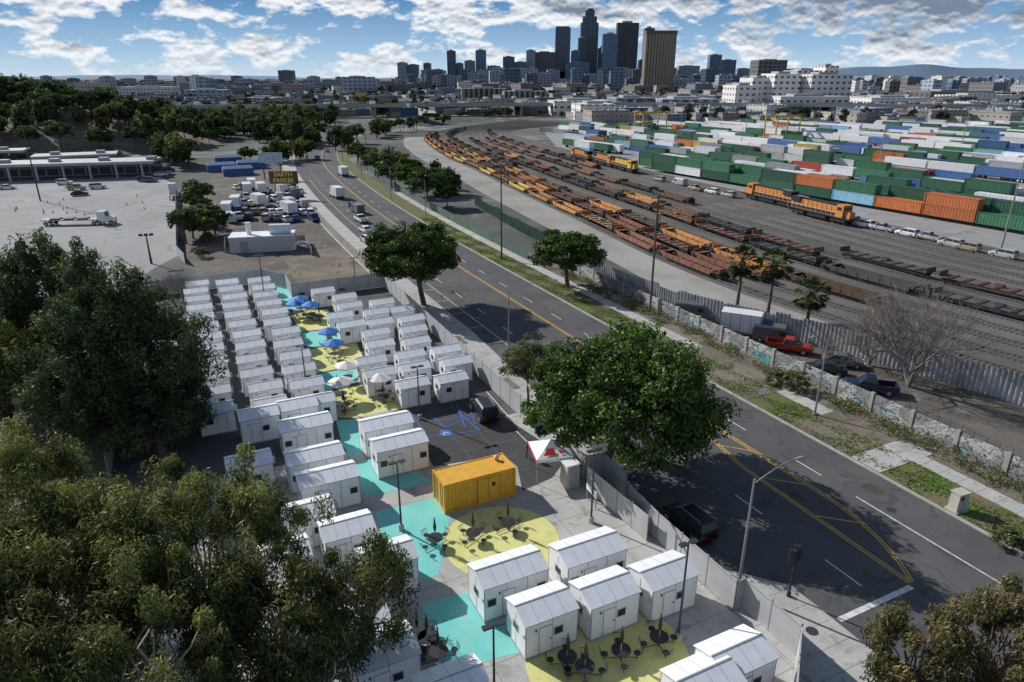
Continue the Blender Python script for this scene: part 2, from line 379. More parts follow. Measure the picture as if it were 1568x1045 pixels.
A2=catm([(95,20)]+Lw[:11],6);B2=catm(accl,6)
for i in range(len(A2)-1): mb.face([(*B2[i],0.008),(*A2[i],0.008),(*A2[i+1],0.008),(*B2[i+1],0.008)],g_light)
mb.obj('rail_access_road')
sheet('container_yard_ground',[(130,75),(300,100),(420,560),(60,560),(20,470),(22,345),(51,250),(90,147)],0.006,g_conc2)
mb=MB(); strip(mb,29.0,50.5,14,560,0.012,g_asph); mb.obj('street')
sheet('cross_street',[AB(-20,2),AB(75,2),AB(75,13.98),AB(-20,13.98)],0.012,g_asph)
bs=[17,20,22,24,25,26,27,28,28.5,30,34,38,42,46,50,55,60,65,70,75,80,90,100,110]+list(range(118,400,8))
mb=MB(); mk=MB()
def band(mbx,f0,f1,z1,mat,z0=0.0):
    for s,e in zip(bs[:-1],bs[1:]):
        q=[AB(f0(s),s),AB(f1(s),s),AB(f1(e),e),AB(f0(e),e)]; lo=[(*p,z0) for p in q]; hi=[(*p,z1) for p in q]
        mbx.face(hi,mat); mbx.face([lo[1],lo[2],hi[2],hi[1]],mat); mbx.face([lo[3],lo[0],hi[0],hi[3]],mat)
band(mb,lambda b:28.0+SH(b),lambda b:KA(b)-.2,.12,g_conc)
strip(mb,14,33.0,14.3,16.98,0.0,g_conc,0.12)
mb.obj('sidewalk')
band(mk,lambda b:KA(b)-.2,lambda b:KA(b),.14,m_kerb)
strip(mk,50.5,50.72,14,400,0.0,m_kerb,0.15); mk.obj('kerb')
mb=MB(); strip(mb,50.72,55.2,14,330,0.0,g_grass,0.10); mb.obj('grass_verge')
mb=MB(); strip(mb,55.2,57.0,14,200,0.0,g_conc,0.13); mb.obj('sidewalk')
mb=MB(); strip(mb,57.0,60.2,14,200,0.0,g_dirt,0.10); mb.obj('planting_strip')
mb=MB(); strip(mb,50.9,58,32,35,0.10,g_conc,0.14);strip(mb,50.9,57.5,35.1,42,0.10,g_dirt,0.137);strip(mb,51.0,58,48,62,0.10,g_dirt,0.136); mb.obj('driveway_apron')
mb=MB()
for b0 in (41.5,61,76): strip(mb,28.6,30.6,b0,b0+3.2,0.1,g_dirt,0.135)
mb.obj('tree_planter_soil')
sheet('fenced_lot_ground',[AB(60.4,14),(95,20),(75,50),(62,66),(44,84),(27,100),AB(61.5,112),AB(60.4,60)],0.010,g_lot)
mj=M('pavement_joint',(0.15,0.145,0.14),.9,.1,1,world=True); mb=MB()
for b in np.arange(18.5,120,1.6): mb.face([(*AB(28.05,b),.1235),(*AB(KA(b)-.22,b),.1235),(*AB(KA(b)-.22,b+.03),.1235),(*AB(28.05,b+.03),.1235)],mj); mb.face([(*AB(55.2,b),.1335),(*AB(57,b),.1335),(*AB(57,b+.03),.1335),(*AB(55.2,b+.03),.1335)],mj)
for b in np.arange(20,56,2.6): mb.face([(*AB(-8,b),.0125),(*AB(27.9,b),.0125),(*AB(27.9,b+.035),.0125),(*AB(-8,b+.035),.0125)],mj)
for a in np.arange(-6,28,2.6): mb.face([(*AB(a,18),.0135),(*AB(a+.035,18),.0135),(*AB(a+.035,56),.0135),(*AB(a,56),.0135)],mj)
mb.obj('pavement_joints')
mb=MB(); z=0.018
def dash(a,b0,b1,w,z,mat,on,off):
    b=b0
    while b<b1: strip(mb,a-w/2,a+w/2,b,min(b+on,b1),z,mat); b+=on+off
for s in (-0.15,0.15): strip(mb,43.9+s-0.06,43.9+s+0.06,31,420,z,m_yl)
def seg(p0,p1,w,z,mat):
    p0=Vector(AB(*p0));p1=Vector(AB(*p1)); d=(p1-p0).normalized(); n=Vector((-d.y,d.x))*w/2
    mb.face([(*(p0-n),z),(*(p1-n),z),(*(p1+n),z),(*(p0+n),z)],mat)
for s in (-0.13,0.13):
    seg((40.6+s,21.8),(41.0+s,38),0.11,z,m_yl); seg((41.0+s,38.02),(43.6+s,52),0.11,z+0.004,m_yl)
arc=[(43.9,31),(43.6,28.5),(42.9,26),(41.9,23.6),(40.8,21.8)]
for s in (-.13,.13):
    for p,q_ in zip(arc[:-1],arc[1:]): seg((p[0]+s,p[1]),(q_[0]+s,q_[1]),.11,z+.002+.0001*p[1],m_yl)
seg((41.0,30),(43.6,27.6),0.12,z+0.012,m_yl); seg((41.2,36),(43.7,33.6),0.12,z+0.012,m_yl); seg((41.6,42),(43.7,39.8),0.12,z+0.012,m_yl)
seg((33.4,21.5),(40.3,21.5),0.4,z,m_wl)
strip(mb,46.0,46.12,19,30.5,z,m_wl)
dash(46.1,34,400,0.11,z,m_wl,3,6); dash(37.35,23,400,0.11,z,m_wl,3,6)
strip(mb,35.0,35.1,60,240,z,m_wl)
for b in np.arange(62,120,6.5): strip(mb,33.0,35.0,b,b+0.1,z+0.004,m_wl)
mb.obj('road_markings')
mb=MB(); pm2=M('tar_seal',(0.035,0.035,0.035),0.7,0.1,2,world=True)
for i in range(14):
    a=random.uniform(33.5,48);b=random.uniform(24,150); strip(mb,a,a+random.uniform(0.6,1.4),b,b+random.uniform(1,3),0.0145,g_asph2)
for i in range(60):
    a=random.uniform(33.5,49.5);b=random.uniform(18,110); x,y=a,b
    for k in range(6):
        nx=x+random.uniform(-0.5,0.5); ny=y+random.uniform(0.5,1.6); seg((x,y),(nx,ny),0.045,0.016+0.00002*i,pm2); x,y=nx,ny
mb.obj('asphalt_patches')
mb=MB()
for a_,b_ in [(39,33),(42,47),(48,60),(36,72),(47,28),(31,21.5),(40,90)]:
    x,y=AB(a_,b_); zq=.02 if a_>33 else .126; mb.face([(x+.38*math.cos(t),y+.38*math.sin(t),zq) for t in np.linspace(0,6.283,18,endpoint=False)],pm2)
mb.obj('manhole_covers')
zz=0.016
psheet('teal_path',[(418,433),(443,431),(452,462),(470,476),(430,474)],zz,g_teal)
psheet('yellow_plaza',[(445,484),(470,476),(502,474),(516,502),(462,508)],zz,g_yel)
psheet('teal_path',[(460,510),(516,504),(522,522),(500,530),(470,532)],zz,g_teal)
psheet('yellow_plaza',[(472,536),(500,531),(545,524),(560,556),(484,572)],zz,g_yel)
psheet('teal_path',[(480,575),(558,559),(552,584),(490,602)],zz,g_teal)
psheet('yellow_plaza',[(488,606),(560,587),(606,588),(632,622),(560,640),(512,640)],zz,g_yel)
psheet('teal_path',[(514,643),(560,643),(566,690),(538,702),(524,682)],zz,g_teal)
psheet('teal_path',[(536,712),(600,695),(664,738),(560,762)],zz,g_teal)
psheet('teal_path',[(574,785),(668,762),(692,780),(672,880),(612,905),(596,850)],zz,g_teal)
psheet('teal_path',[(645,925),(745,900),(795,970),(812,995),(700,1025),(668,1010)],zz,g_teal)
psheet('concrete_path',[(560,764),(664,741),(676,760),(574,782)],zz,g_conc)
def disc(name,c,r,z,mat,n=40): return sheet(name,[(c[0]+r*math.cos(t),c[1]+r*math.sin(t)) for t in np.linspace(0,2*math.pi,n,endpoint=False)],z,mat)
disc('yellow_plaza',P(768,828),4.3,zz+0.004,g_yel); disc('yellow_plaza',P(930,1008),4.9,zz+0.004,g_yel)
psheet('concrete_path',[(545,640),(600,628),(612,640),(560,660)],zz+0.008,g_conc)
mb=MB()
def pline(pts,w,z,mat):
    for a,b in zip(pts[:-1],pts[1:]):
        p0=Vector(P(*a));p1=Vector(P(*b)); d=(p1-p0).normalized(); n=Vector((-d.y,d.x))*w/2
        mb.face([(*(p0-n),z),(*(p1-n),z),(*(p1+n),z),(*(p0+n),z)],mat)
for k,(a,b) in enumerate([((626,628),(655,670)),((658,634),(690,664)),((690,622),(735,660)),((655,670),(735,660)),((664,646),(735,634)),((680,655),(722,640)),((700,620),(712,655)),((716,618),(728,650))]): pline([a,b],0.12,0.022+0.004*(k%4)+0.0003*k,m_bl)
pline([(745,600),(780,640)],0.1,0.02,m_wl); pline([(790,660),(830,700)],0.1,0.02,m_wl)
x,y=P(683,664); mb.face([(x-.6,y-.6,.04),(x+.6,y-.6,.04),(x+.6,y+.6,.04),(x-.6,y+.6,.04)],m_bl)
for t in range(10):
    t0=t/10*5; t1=(t+1)/10*5
    mb.face([(x+.3*math.cos(t0),y-.1+.3*math.sin(t0),.045),(x+.3*math.cos(t1),y-.1+.3*math.sin(t1),.045),(x+.2*math.cos(t1),y-.1+.2*math.sin(t1),.045),(x+.2*math.cos(t0),y-.1+.2*math.sin(t0),.045)],m_wl)
mb.obj('parking_markings')
# ================= SHELTERS
m_wh=M('white_panel',(0.80,0.81,0.82),0.45,0.05,2,rnd=0.05); m_rf=M('white_roof',(0.78,0.80,0.83),0.4,0.07,1.5,rnd=0.06); m_gr=M('grey_trim',(0.33,0.34,0.36),0.5,0.1,2)
m_gl=M('dark_glass',(0.03,0.035,0.045),0.1,0.05,1); m_blk=M('black_metal',(0.02,0.02,0.022),0.5,0.1,2); m_ac=M('ac_unit',(0.5,0.5,0.5),0.5,0.1,4)
def shelter(w,d,h,nwin,seed):
    r=random.Random(seed); mb=MB(); x=w/2;y=d/2;rh=h+0.45
    mb.box(-x-.05,x+.05,-y-.05,y+.05,0.02,0.12,m_gr)
    mb.face([(-x,-y,.12),(x,-y,.12),(x,-y,h),(-x,-y,h)],m_wh); mb.face([(x,y,.12),(-x,y,.12),(-x,y,h),(x,y,h)],m_wh)
    mb.face([(x,-y,.12),(x,y,.12),(x,y,h),(x,0,rh-.03),(x,-y,h)],m_wh); mb.face([(-x,y,.12),(-x,-y,.12),(-x,-y,h),(-x,0,rh-.03),(-x,y,h)],m_wh)
    o=.08
    for s in(-1,1):
        A=(-x-o,s*(y+o),h-.03);B=(x+o,s*(y+o),h-.03);C=(x+o,0,rh);D=(-x-o,0,rh)
        up=.06
        q=[A,B,C,D]; qt=[(p[0],p[1],p[2]+up) for p in q]
        mb.face(qt if s<0 else qt[::-1],m_rf); mb.face(q[::-1] if s<0 else q,m_gr)
        mb.face([A,B,qt[1],qt[0]],m_gr); mb.face([B,C,qt[2],qt[1]],m_wh); mb.face([D,A,qt[0],qt[3]],m_wh)
        n=int(w/1.1)
        for i in range(1,n+1):
            xx=-x+w*i/(n+1); mb.face([(xx-.012,s*(y+o),h+up-.026),(xx+.012,s*(y+o),h+up-.026),(xx+.012,0,rh+up+.004),(xx-.012,0,rh+up+.004)][::(1 if s<0 else -1)],m_gr)
    mb.box(-x-o,x+o,-.04,.04,rh+.055,rh+.075,m_gr)
    for sy in(-1,1):
        for i in range(0,int(w/1.2)+1):
            xx=-x+.03+(w-.06)*i/int(w/1.2); mb.box(xx-.02,xx+.02,sy*y-.012,sy*y+.012,.12,h-.04,m_gr)
    for sx in(-1,1):
        for yy in(-y+.03,0,y-.03): mb.box(sx*x-.012,sx*x+.012,yy-.02,yy+.02,.12,h,m_gr)
    dx=r.choice([-.25,.25])*w*0.5
    mb.box(dx-.42,dx+.42,-y-.03,-y+.01,.14,2.0,m_wh); mb.box(dx-.46,dx-.42,-y-.035,-y,.14,2.04,m_gr); mb.box(dx+.42,dx+.46,-y-.035,-y,.14,2.04,m_gr); mb.box(dx-.42,dx+.42,-y-.035,-y,2.0,2.04,m_gr)
    mb.box(dx+.3,dx+.36,-y-.07,-y-.03,1.0,1.1,m_blk)
    for i in range(nwin):
        wx=(-dx if nwin==1 else (-x+.5 if i==0 else x-.5))
        if abs(wx-dx)<.8: wx=dx+(1.05 if dx<0 else -1.05)
        wx=max(-x+.45,min(x-.45,wx))
        mb.box(wx-.32,wx+.32,-y-.025,-y,1.12,1.72,m_gr); mb.box(wx-.26,wx+.26,-y-.03,-y,1.18,1.66,m_gl)
    mb.box(-x-.028,-x,-.35,.35,1.25,1.8,m_gr); mb.box(-x-.034,-x,-.29,.29,1.31,1.74,m_gl)
    mb.box(x,x+.35,.25,.8,1.5,1.95,m_ac); mb.box(x,x+.028,-.8,-.2,1.25,1.8,m_gl)
    mb.box(-x-.05,-x,-y+.15,-y+.35,1.5,1.75,m_ac)
    mb.cyl((dx-.65,-y-.04,1.9),(dx-.65,-y-.04,2.05),.05,.05,m_blk,6)
    return mb.mesh('shelter')
SM=[shelter(3.15,2.35,2.25,1,i) for i in range(4)]; SB=[shelter(4.5,2.6,2.6,2,10+i) for i in range(2)]; SMM=[shelter(3.5,2.6,2.5,1,20+i) for i in range(2)]
def sh(x,y,me,name='tiny_home_shelter',d=0): put(name,me,(x,y,0.01),TH+d)
for ci,(a,b0) in enumerate([(9.3,63.5),(4.8,64.6),(0.3,65.7),(-4.2,70)]):
    b=b0
    while b<111.5+ci*0.8:
        if not(ci==3 and b>97): sh(*AB(a+random.uniform(-.3,.3),b+random.uniform(-.15,.15)),random.choice(SM),d=random.uniform(-.03,.03))
        b+=4.3
for px,py in [(494,443),(527,452),(535,465),(520,480),(536,494),(584,460),(575,475),(581,490),(575,506),(581,523),(567,548),(580,567),(614,471),(629,485),(632,501),(636,519),(627,539),(634,558),(631,583),(681,532),(697,550),(690,575)]:
    sh(*P(px,py,2.5),random.choice(SM),d=random.uniform(-.02,.02))
for px,py in [(455,618),(395,632)]: sh(*P(px,py,2.5),SMM[0])
for px,py in [(590,641),(610,670),(466,642),(480,690),(500,722),(778,862),(900,832)]: sh(*P(px,py,2.9),random.choice(SB))
for px,py in [(591,842),(830,918),(926,893),(1016,868),(585,985),(530,800),(470,775),(545,940),(452,905),(380,700),(690,1040),(1078,1030),(1128,992),(430,840)]: sh(*P(px,py,2.8),random.choice(SMM))
# ================= containers
def rib_container(mat,l=12.2,w=2.44,h=2.6,n=22,rust=None):
    mb=MB(); x=l/2;y=w/2; fr=rust or mat
    mb.box(-x,x,-y+.06,y-.06,0.12,h-.06,mat)
    for i in range(n):
        xx=-x+.25+(l-.5)*(i+.5)/n; ww=(l-.5)/n*.27
        for s in(-1,1): mb.box(xx-ww,xx+ww,min(s*(y-.06),s*(y-.015)),max(s*(y-.06),s*(y-.015)),.2,h-.12,mat)
        mb.box(xx-ww,xx+ww,-y+.1,y-.1,h-.06,h-.035,mat)
    for sx in(-1,1):
        for sy in(-1,1): mb.box(sx*x-.08,sx*x+.08,sy*y-.08,sy*y+.08,0,h,fr)
        mb.box(sx*x-.05,sx*x+.05,-y+.08,y-.08,h-.12,h+.0,fr); mb.box(sx*x-.05,sx*x+.05,-y+.08,y-.08,0,.15,fr)
        for yy in(-.75,-.35,.35,.75): mb.cyl((sx*(x+.03),yy,.2),(sx*(x+.03),yy,h-.2),.025,.025,m_gr,5)
    for sy in(-1,1): mb.box(-x+.08,x-.08,sy*y-.04,sy*y+.04,h-.1,h+.0,fr); mb.box(-x+.08,x-.08,sy*y-.04,sy*y+.04,0,.15,fr)
    return mb
m_oy=M('orange_yellow_paint',(0.70,0.38,0.04),0.45,0.1,1.5)
mb=rib_container(m_oy,6.06,2.44,2.6,18)
for x0 in(-.2,.75): mb.box(x0,x0+.9,-1.245,-1.20,.15,2.2,m_oy)
dg=M('door_gap',(0.25,0.12,0.01),0.6)
mb.box(-.24,-.2,-1.26,-1.2,.15,2.25,dg); mb.box(.7,.75,-1.26,-1.2,.15,2.25,dg); mb.box(1.65,1.69,-1.26,-1.2,.15,2.25,dg)
mb.box(1.0,1.3,-1.26,-1.2,1.4,1.75,m_gl)
mb.cyl((2.2,.5,2.55),(2.2,.5,2.9),.18,.18,m_oy,10); mb.cyl((2.2,.5,2.9),(2.2,.5,3.0),.25,.05,m_gr,10)
x,y=P(726,718,2.6); mb.obj('yellow_shipping_container',(x,y,0.015),TH)
m_wf=M('white_fabric',(0.80,0.80,0.80),0.7,0.05,2); m_rd=M('red_fabric',(0.6,0.04,0.04),0.6,0.1,2)
mb=MB(); a=1.6
c=(0,0,3.3)
cs=[(-a,-a,2.35),(a,-a,2.35),(a,a,2.35),(-a,a,2.35)]
for i in range(4):
    p,q=cs[i],cs[(i+1)%4]; m1=[(p[k]+c[k])/2 for k in range(3)]; m2=[(q[k]+c[k])/2 for k in range(3)]
    m1[2]-=.12;m2[2]-=.12
    mid=[(p[k]+q[k])/2 for k in range(3)]
    mb.face([p,mid,m2,m1],m_wf); mb.face([mid,q,m2],m_wf); mb.face([m1,m2,c],m_wf)
    mb.face([(p[0],p[1],2.05),(q[0],q[1],2.05),q,p],m_rd if i in(3,) else m_wf)
    mb.cyl((p[0]*.97,p[1]*.97,0),(p[0]*.97,p[1]*.97,2.35),.03,.03,m_gr,6)
for k in (0,):
    def onr(u,v): # front-left slope patch
        return (-a*(1-v)+2*a*(1-v)*u, -a*(1-v), 2.35+.95*v+.03)
    mb.face([onr(.15,.15),onr(.55,.15),onr(.55,.5),onr(.2,.5)],m_rd); mb.face([onr(.7,.2),onr(.85,.2),onr(.8,.4),onr(.7,.4)],m_rd)
x,y=P(843,684,2.6); mb.obj('canopy_tent',(x,y,0.02),TH-.25)
m_bei=M('beige_metal',(0.45,0.43,0.37),0.6,0.1,3)
mb=MB(); mb.box(-.6,.6,-.6,.6,0,2.1,m_bei,taper=(.04,.04)); mb.box(-.64,.64,-.64,.64,2.1,2.22,m_wh); mb.box(-.35,.35,-.64,-.56,.15,1.9,m_gr)
me=mb.mesh('portable_toilet'); put('portable_toilet',me,P(872,742),TH)
mb=MB(); mb.box(-.9,.9,-.5,.5,.1,1.1,m_gr,taper=(-.08,-.1)); mb.box(-1,1,-.62,.62,1.1,1.2,m_blk)
for s in(-.7,.7):
    for t in(-.4,.4): mb.cyl((s,t-.04,.1),(s,t+.04,.1),.1,.1,m_blk,8)
me=mb.mesh('dumpster'); put('dumpster',me,P(884,722),TH+1.3); put('dumpster',me,P(874,702),TH+1.2)
mb=MB(); mb.box(-.8,.8,-.05,.05,.9,1.5,m_wh); mb.box(-.75,-.7,-.05,.05,0,.9,m_gr); mb.box(.7,.75,-.05,.05,0,.9,m_gr)
mb.obj('notice_board',(*P(905,772),.1),TH+1.5)
mb=MB(); mb.box(-.5,.5,-.35,.35,0,.8,m_gr); mb.box(-.53,.53,-.38,.38,.8,.86,m_blk); BIN=mb.mesh('storage_bin')
for i in range(26):
    a_=random.choice([7.05,2.5,11.3,-2.0,14.8,20.9]); b_=random.uniform(62,108); put('storage_bin',BIN,(*AB(a_,b_),.012),TH+random.choice([0,1.57]),random.uniform(.7,1.1))
# ================= umbrella tables
m_bu=M('blue_fabric',(0.02,0.17,0.52),0.7,0.08,2); m_wu=M('pale_fabric',(0.74,0.68,0.64),0.7,0.08,2)
def table(um):
    mb=MB(); mb.cyl((0,0,.71),(0,0,.75),.58,.58,m_blk,16); mb.cyl((0,0,0),(0,0,.7),.05,.05,m_blk,8)
    for k in range(4):
        t=k*math.pi/2+.4; x,y=math.cos(t)*.98,math.sin(t)*.98
        mb.cyl((x,y,.43),(x,y,.46),.22,.22,m_blk,10); mb.cyl((x*.1,y*.1,.15),(x,y,.1),.025,.025,m_blk,5); mb.cyl((x,y,.0),(x,y,.42),.025,.025,m_blk,5)
        for j in range(-2,3):
            aa=t+j*.1; mb.cyl((math.cos(aa)*1.2,math.sin(aa)*1.2,.45),(math.cos(aa)*1.27,math.sin(aa)*1.27,.8),.014,.014,m_blk,4,False)
        mb.cyl((math.cos(t-.22)*1.27,math.sin(t-.22)*1.27,.8),(math.cos(t+.22)*1.27,math.sin(t+.22)*1.27,.8),.02,.02,m_blk,4)
    if um is None:
        mb.cyl((0,0,.75),(0,0,1.3),.025,.025,m_gr,6); mb.cyl((0,0,1.25),(0,0,1.6),.06,.13,m_blk,8); mb.cyl((0,0,1.6),(0,0,2.5),.13,.02,m_blk,8)
    else:
        mb.cyl((0,0,.75),(0,0,2.5),.025,.025,m_gr,6)
        n=8;R=1.35
        for k in range(n):
            t0=2*math.pi*k/n;t1=2*math.pi*(k+1)/n
            A=(R*math.cos(t0),R*math.sin(t0),2.1);B=(R*math.cos(t1),R*math.sin(t1),2.1)
            mb.face([A,B,(0,0,2.6)],um); mb.face([(A[0],A[1],1.98),(B[0],B[1],1.98),B,A],um)
        mb.cyl((0,0,2.58),(0,0,2.7),.04,.02,m_gr,6)
    return mb.mesh('umbrella_table')
TB,TW,TC=table(m_bu),table(m_wu),table(None)
for px,py in [(461,479),(455,486),(478,488),(505,531),(513,550)]: put('umbrella_table',TB,(*P(px,py),.02),random.random()*6)
for px,py in [(533,586),(524,612),(583,606)]: put('umbrella_table',TW,(*P(px,py),.02),random.random()*6)
for px,py in [(667,836),(725,828),(778,812),(655,990),(672,1012),(950,1010),(1008,990),(868,1020),(490,492),(528,630),(588,618),(640,985),(895,1035)]: put('picnic_table',TC,(*P(px,py),.025),random.random()*6)
# ================= fences
def fence(name,path,h,mat,post,z=0.0,step=2.4,th=.05):
    mb=MB()
    for (p,q) in zip(path[:-1],path[1:]):
        p=Vector(p);q=Vector(q);Ln=(q-p).length;n=max(1,round(Ln/step)); d=(q-p)/Ln
        T=lambda v:(p.x+d.x*v[0]-d.y*v[1],p.y+d.y*v[0]+d.x*v[1],v[2]+z)
        for i in range(n):
            s0=Ln*i/n;s1=Ln*(i+1)/n
            mb.box(s0+.04,s1-.04,-th/2,th/2,.08,h,mat,T=T)
            mb.cyl(T((s0,0,0)),T((s0,0,h+.12)),.05,.05,post,6)
            mb.box(s0+.04,s1-.04,-th/2-.02,-th/2,h-.12,h-.06,post,T=T)
        mb.cyl(T((Ln,0,0)),T((Ln,0,h+.12)),.05,.05,post,6)
    return mb.obj(name)
def FENM(name,col,sc=8,amt=.35):
    m,nt,b=newmat(name); N=nt.nodes; L=nt.links; g=N.new('ShaderNodeNewGeometry'); wv=N.new('ShaderNodeTexWave'); wv.inputs['Scale'].default_value=sc; wv.inputs['Distortion'].default_value=.3
    mp=N.new('ShaderNodeMapping'); mp.inputs['Rotation'].default_value=(0,0,-TH-math.pi/2); mp.inputs['Scale'].default_value=(1,1,0); L.new(g.outputs['Position'],mp.inputs[0]); L.new(mp.outputs[0],wv.inputs[0])
    no=N.new('ShaderNodeTexNoise'); no.inputs['Scale'].default_value=.7; no.inputs['Detail'].default_value=6; L.new(g.outputs['Position'],no.inputs[0])
    a=N.new('ShaderNodeMath'); a.operation='MULTIPLY_ADD'; a.inputs[1].default_value=amt; a.inputs[2].default_value=1-amt/2-.25; L.new(wv.outputs['Fac'],a.inputs[0])
    a2=N.new('ShaderNodeMath'); a2.operation='MULTIPLY_ADD'; a2.inputs[1].default_value=.5; L.new(no.outputs['Fac'],a2.inputs[0]); L.new(a.outputs[0],a2.inputs[2])
    s=N.new('ShaderNodeVectorMath'); s.operation='SCALE'; s.inputs[0].default_value=col; L.new(a2.outputs[0],s.inputs['Scale']); L.new(s.outputs[0],b.inputs['Base Color']); b.inputs['Roughness'].default_value=.6
    return m
m_fn=FENM('slatted_fence',(0.42,0.43,0.44)); m_corr=M('galvanised_sheet',(0.38,0.39,0.40),0.55,0.35,0.5,world=True); m_post=M('galvanised_post',(0.35,0.36,0.37),0.45,0.1,2,metal=.4)
fence('privacy_fence',[AB(-9,117),AB(10.5,117),AB(13.5,112),AB(13.5,106),AB(28,106)],2.4,m_fn,m_post)
fence('privacy_fence',[AB(-9,117),AB(-9,60)],2.2,m_fn,m_post)
fence('privacy_fence',[AB(28.0,106),AB(27.6,52.6)],2.4,m_fn,m_post)
fence('privacy_fence',[AB(27.4,45.5),AB(27.4,42.3),AB(29.0,42.0),AB(29.0,38.6)],2.4,m_fn,m_post)
fence('privacy_fence',[AB(28.2,37.2),AB(27.9,33.0),AB(27.9,25),AB(28.6,25),AB(28.6,20.5),AB(25,17.5),AB(10,17.5)],2.4,m_fn,m_post)
fence('privacy_fence',[AB(27.2,33.3),AB(27.0,37),AB(26.8,41)],2.2,m_fn,m_post)
fence('privacy_fence',[P(270,300),P(272,392),P(284,405)],2.0,m_fn,m_post)
fence('chain_link_fence',[AB(28.3+SH(b),b) for b in (108,125,140,160,185)],2.0,M('weathered_slats',(0.24,0.24,0.22),.8,.3,1,world=True),m_post)
def corr(name,path,h,mat,pitch=.5,amp=.07):
    mb=MB()
    for p,q in zip(path[:-1],path[1:]):
        p=Vector(p);q=Vector(q);Ln=(q-p).length;n=int(Ln/pitch); d=(q-p)/Ln; nn=Vector((-d.y,d.x))
        prev=None;hh=h
        for i in range(n+1):
            for k,off in((0,-amp),(.25,-amp),(.5,amp),(.75,amp)):
                s=min((i+k)*Ln/n,Ln); c=p+d*s+nn*off
                if random.random()<.03: hh=h+random.uniform(-.3,.3)
                cur=((c.x,c.y,0.0),(c.x,c.y,hh))
                if prev: mb.face([prev[0],cur[0],cur[1],prev[1]],mat)
                prev=cur
    return mb.obj(name)
corr('corrugated_metal_fence',[AB(61.5,104),P(1035,478),P(1110,498),P(1225,523),P(1400,572),P(1568,622),P(1760,690)],3.2,m_corr)
corr('corrugated_metal_fence',[(-10,185),(2,150),(12,125),AB(61.5,104)],2.4,M('green_sheet',(0.06,0.12,0.09),.6,.3,.5,world=True))
m_gf=GRAF('graffiti_wall_paint'); m_pier=M('block_pier',(0.32,0.315,0.30),.9,.15,1,world=True)
mb=MB(); Tab=lambda v:(*AB(v[0],v[1]),v[2])
mb.box(60.2,60.4,14,102,0,2.1,m_gf,T=Tab)
for b in np.arange(14,103,4.4): mb.box(60.12,60.48,b-.2,b+.2,0,2.25,m_pier,T=Tab)
for b in np.arange(16,100,1.1): mb.cyl(Tab((60.3,b,2.1)),Tab((60.3,b,2.7)),.025,.02,m_blk,4)
for zq in(2.3,2.65): mb.cyl(Tab((60.3,14,zq)),Tab((60.3,102,zq)),.012,.012,m_blk,4)
mb.obj('graffiti_wall')
fence('chain_link_fence',[AB(57.5+SH(b),b) for b in (112,130,150,175,200,230,260)],1.8,MC['green_sheet'],m_post)
# ================= vehicles
m_tire=M('tyre_rubber',(0.02,0.02,0.02),.9,.1,5); m_rim=M('wheel_rim',(0.4,0.4,0.42),.3,.1,5,metal=.7); m_hl=M('headlamp',(0.7,0.7,0.68),.2,.05,5); m_tl=M('tail_lamp',(0.4,0.02,0.02),.3,.05,5)
def cpaint(n,c): return M('car_paint_'+n,c,0.25,0.03,1,spec=.6)
CP={'white':cpaint('white',(.75,.75,.75)),'black':cpaint('black',(.012,.012,.014)),'silver':cpaint('silver',(.42,.43,.45)),'grey':cpaint('grey',(.12,.125,.13)),'blue':cpaint('blue',(.02,.05,.2)),'red':cpaint('red',(.33,.03,.02)),'navy':cpaint('navy',(.012,.022,.06)),'green':cpaint('green',(.03,.1,.06)),'tan':cpaint('tan',(.35,.3,.2))}
def wheels(mb,xs,hw,r=.34):
    for x in xs:
        for s in(-1,1):
            mb.cyl((x,s*(hw-.2),r),(x,s*(hw+.02),r),r,r,m_tire,14); mb.cyl((x,s*(hw+.02),r),(x,s*(hw+.035),r),r*.6,r*.55,m_rim,10)
def sec(x,hw,zb,zt): return [(x,-hw*.92,zb),(x,-hw,zb+.18),(x,-hw,zt-.2),(x,-hw*.9,zt),(x,hw*.9,zt),(x,hw,zt-.2),(x,hw,zb+.18),(x,hw*.92,zb)]
def cabin(mb,xb0,xb1,xt0,xt1,z0,z1,hb,ht,p):
    b=[(xb0,-hb,z0),(xb1,-hb,z0),(xb1,hb,z0),(xb0,hb,z0)]; t=[(xt0,-ht,z1),(xt1,-ht,z1),(xt1,ht,z1),(xt0,ht,z1)]
    for i in range(4):
        j=(i+1)%4; mb.face([b[i],b[j],t[j],t[i]],m_gl)
        mb.cyl(b[i],t[i],.05,.045,p,5)
    mb.loft([[(xt0-.02,-ht-.02,z1-.02),(xt0-.02,ht+.02,z1-.02),(xt1+.04,ht+.02,z1-.02),(xt1+.04,-ht-.02,z1-.02)],[(xt0+.1,-ht+.08,z1+.06),(xt0+.1,ht-.08,z1+.06),(xt1-.1,ht-.08,z1+.06),(xt1-.1,-ht+.08,z1+.06)]],p)
    xm=(xb0+xb1)/2-.05; xt=(xt0+xt1)/2-.05
    for s in(-1,1): mb.cyl((xm,s*hb,z0),(xt,s*ht,z1),.04,.04,p,5)
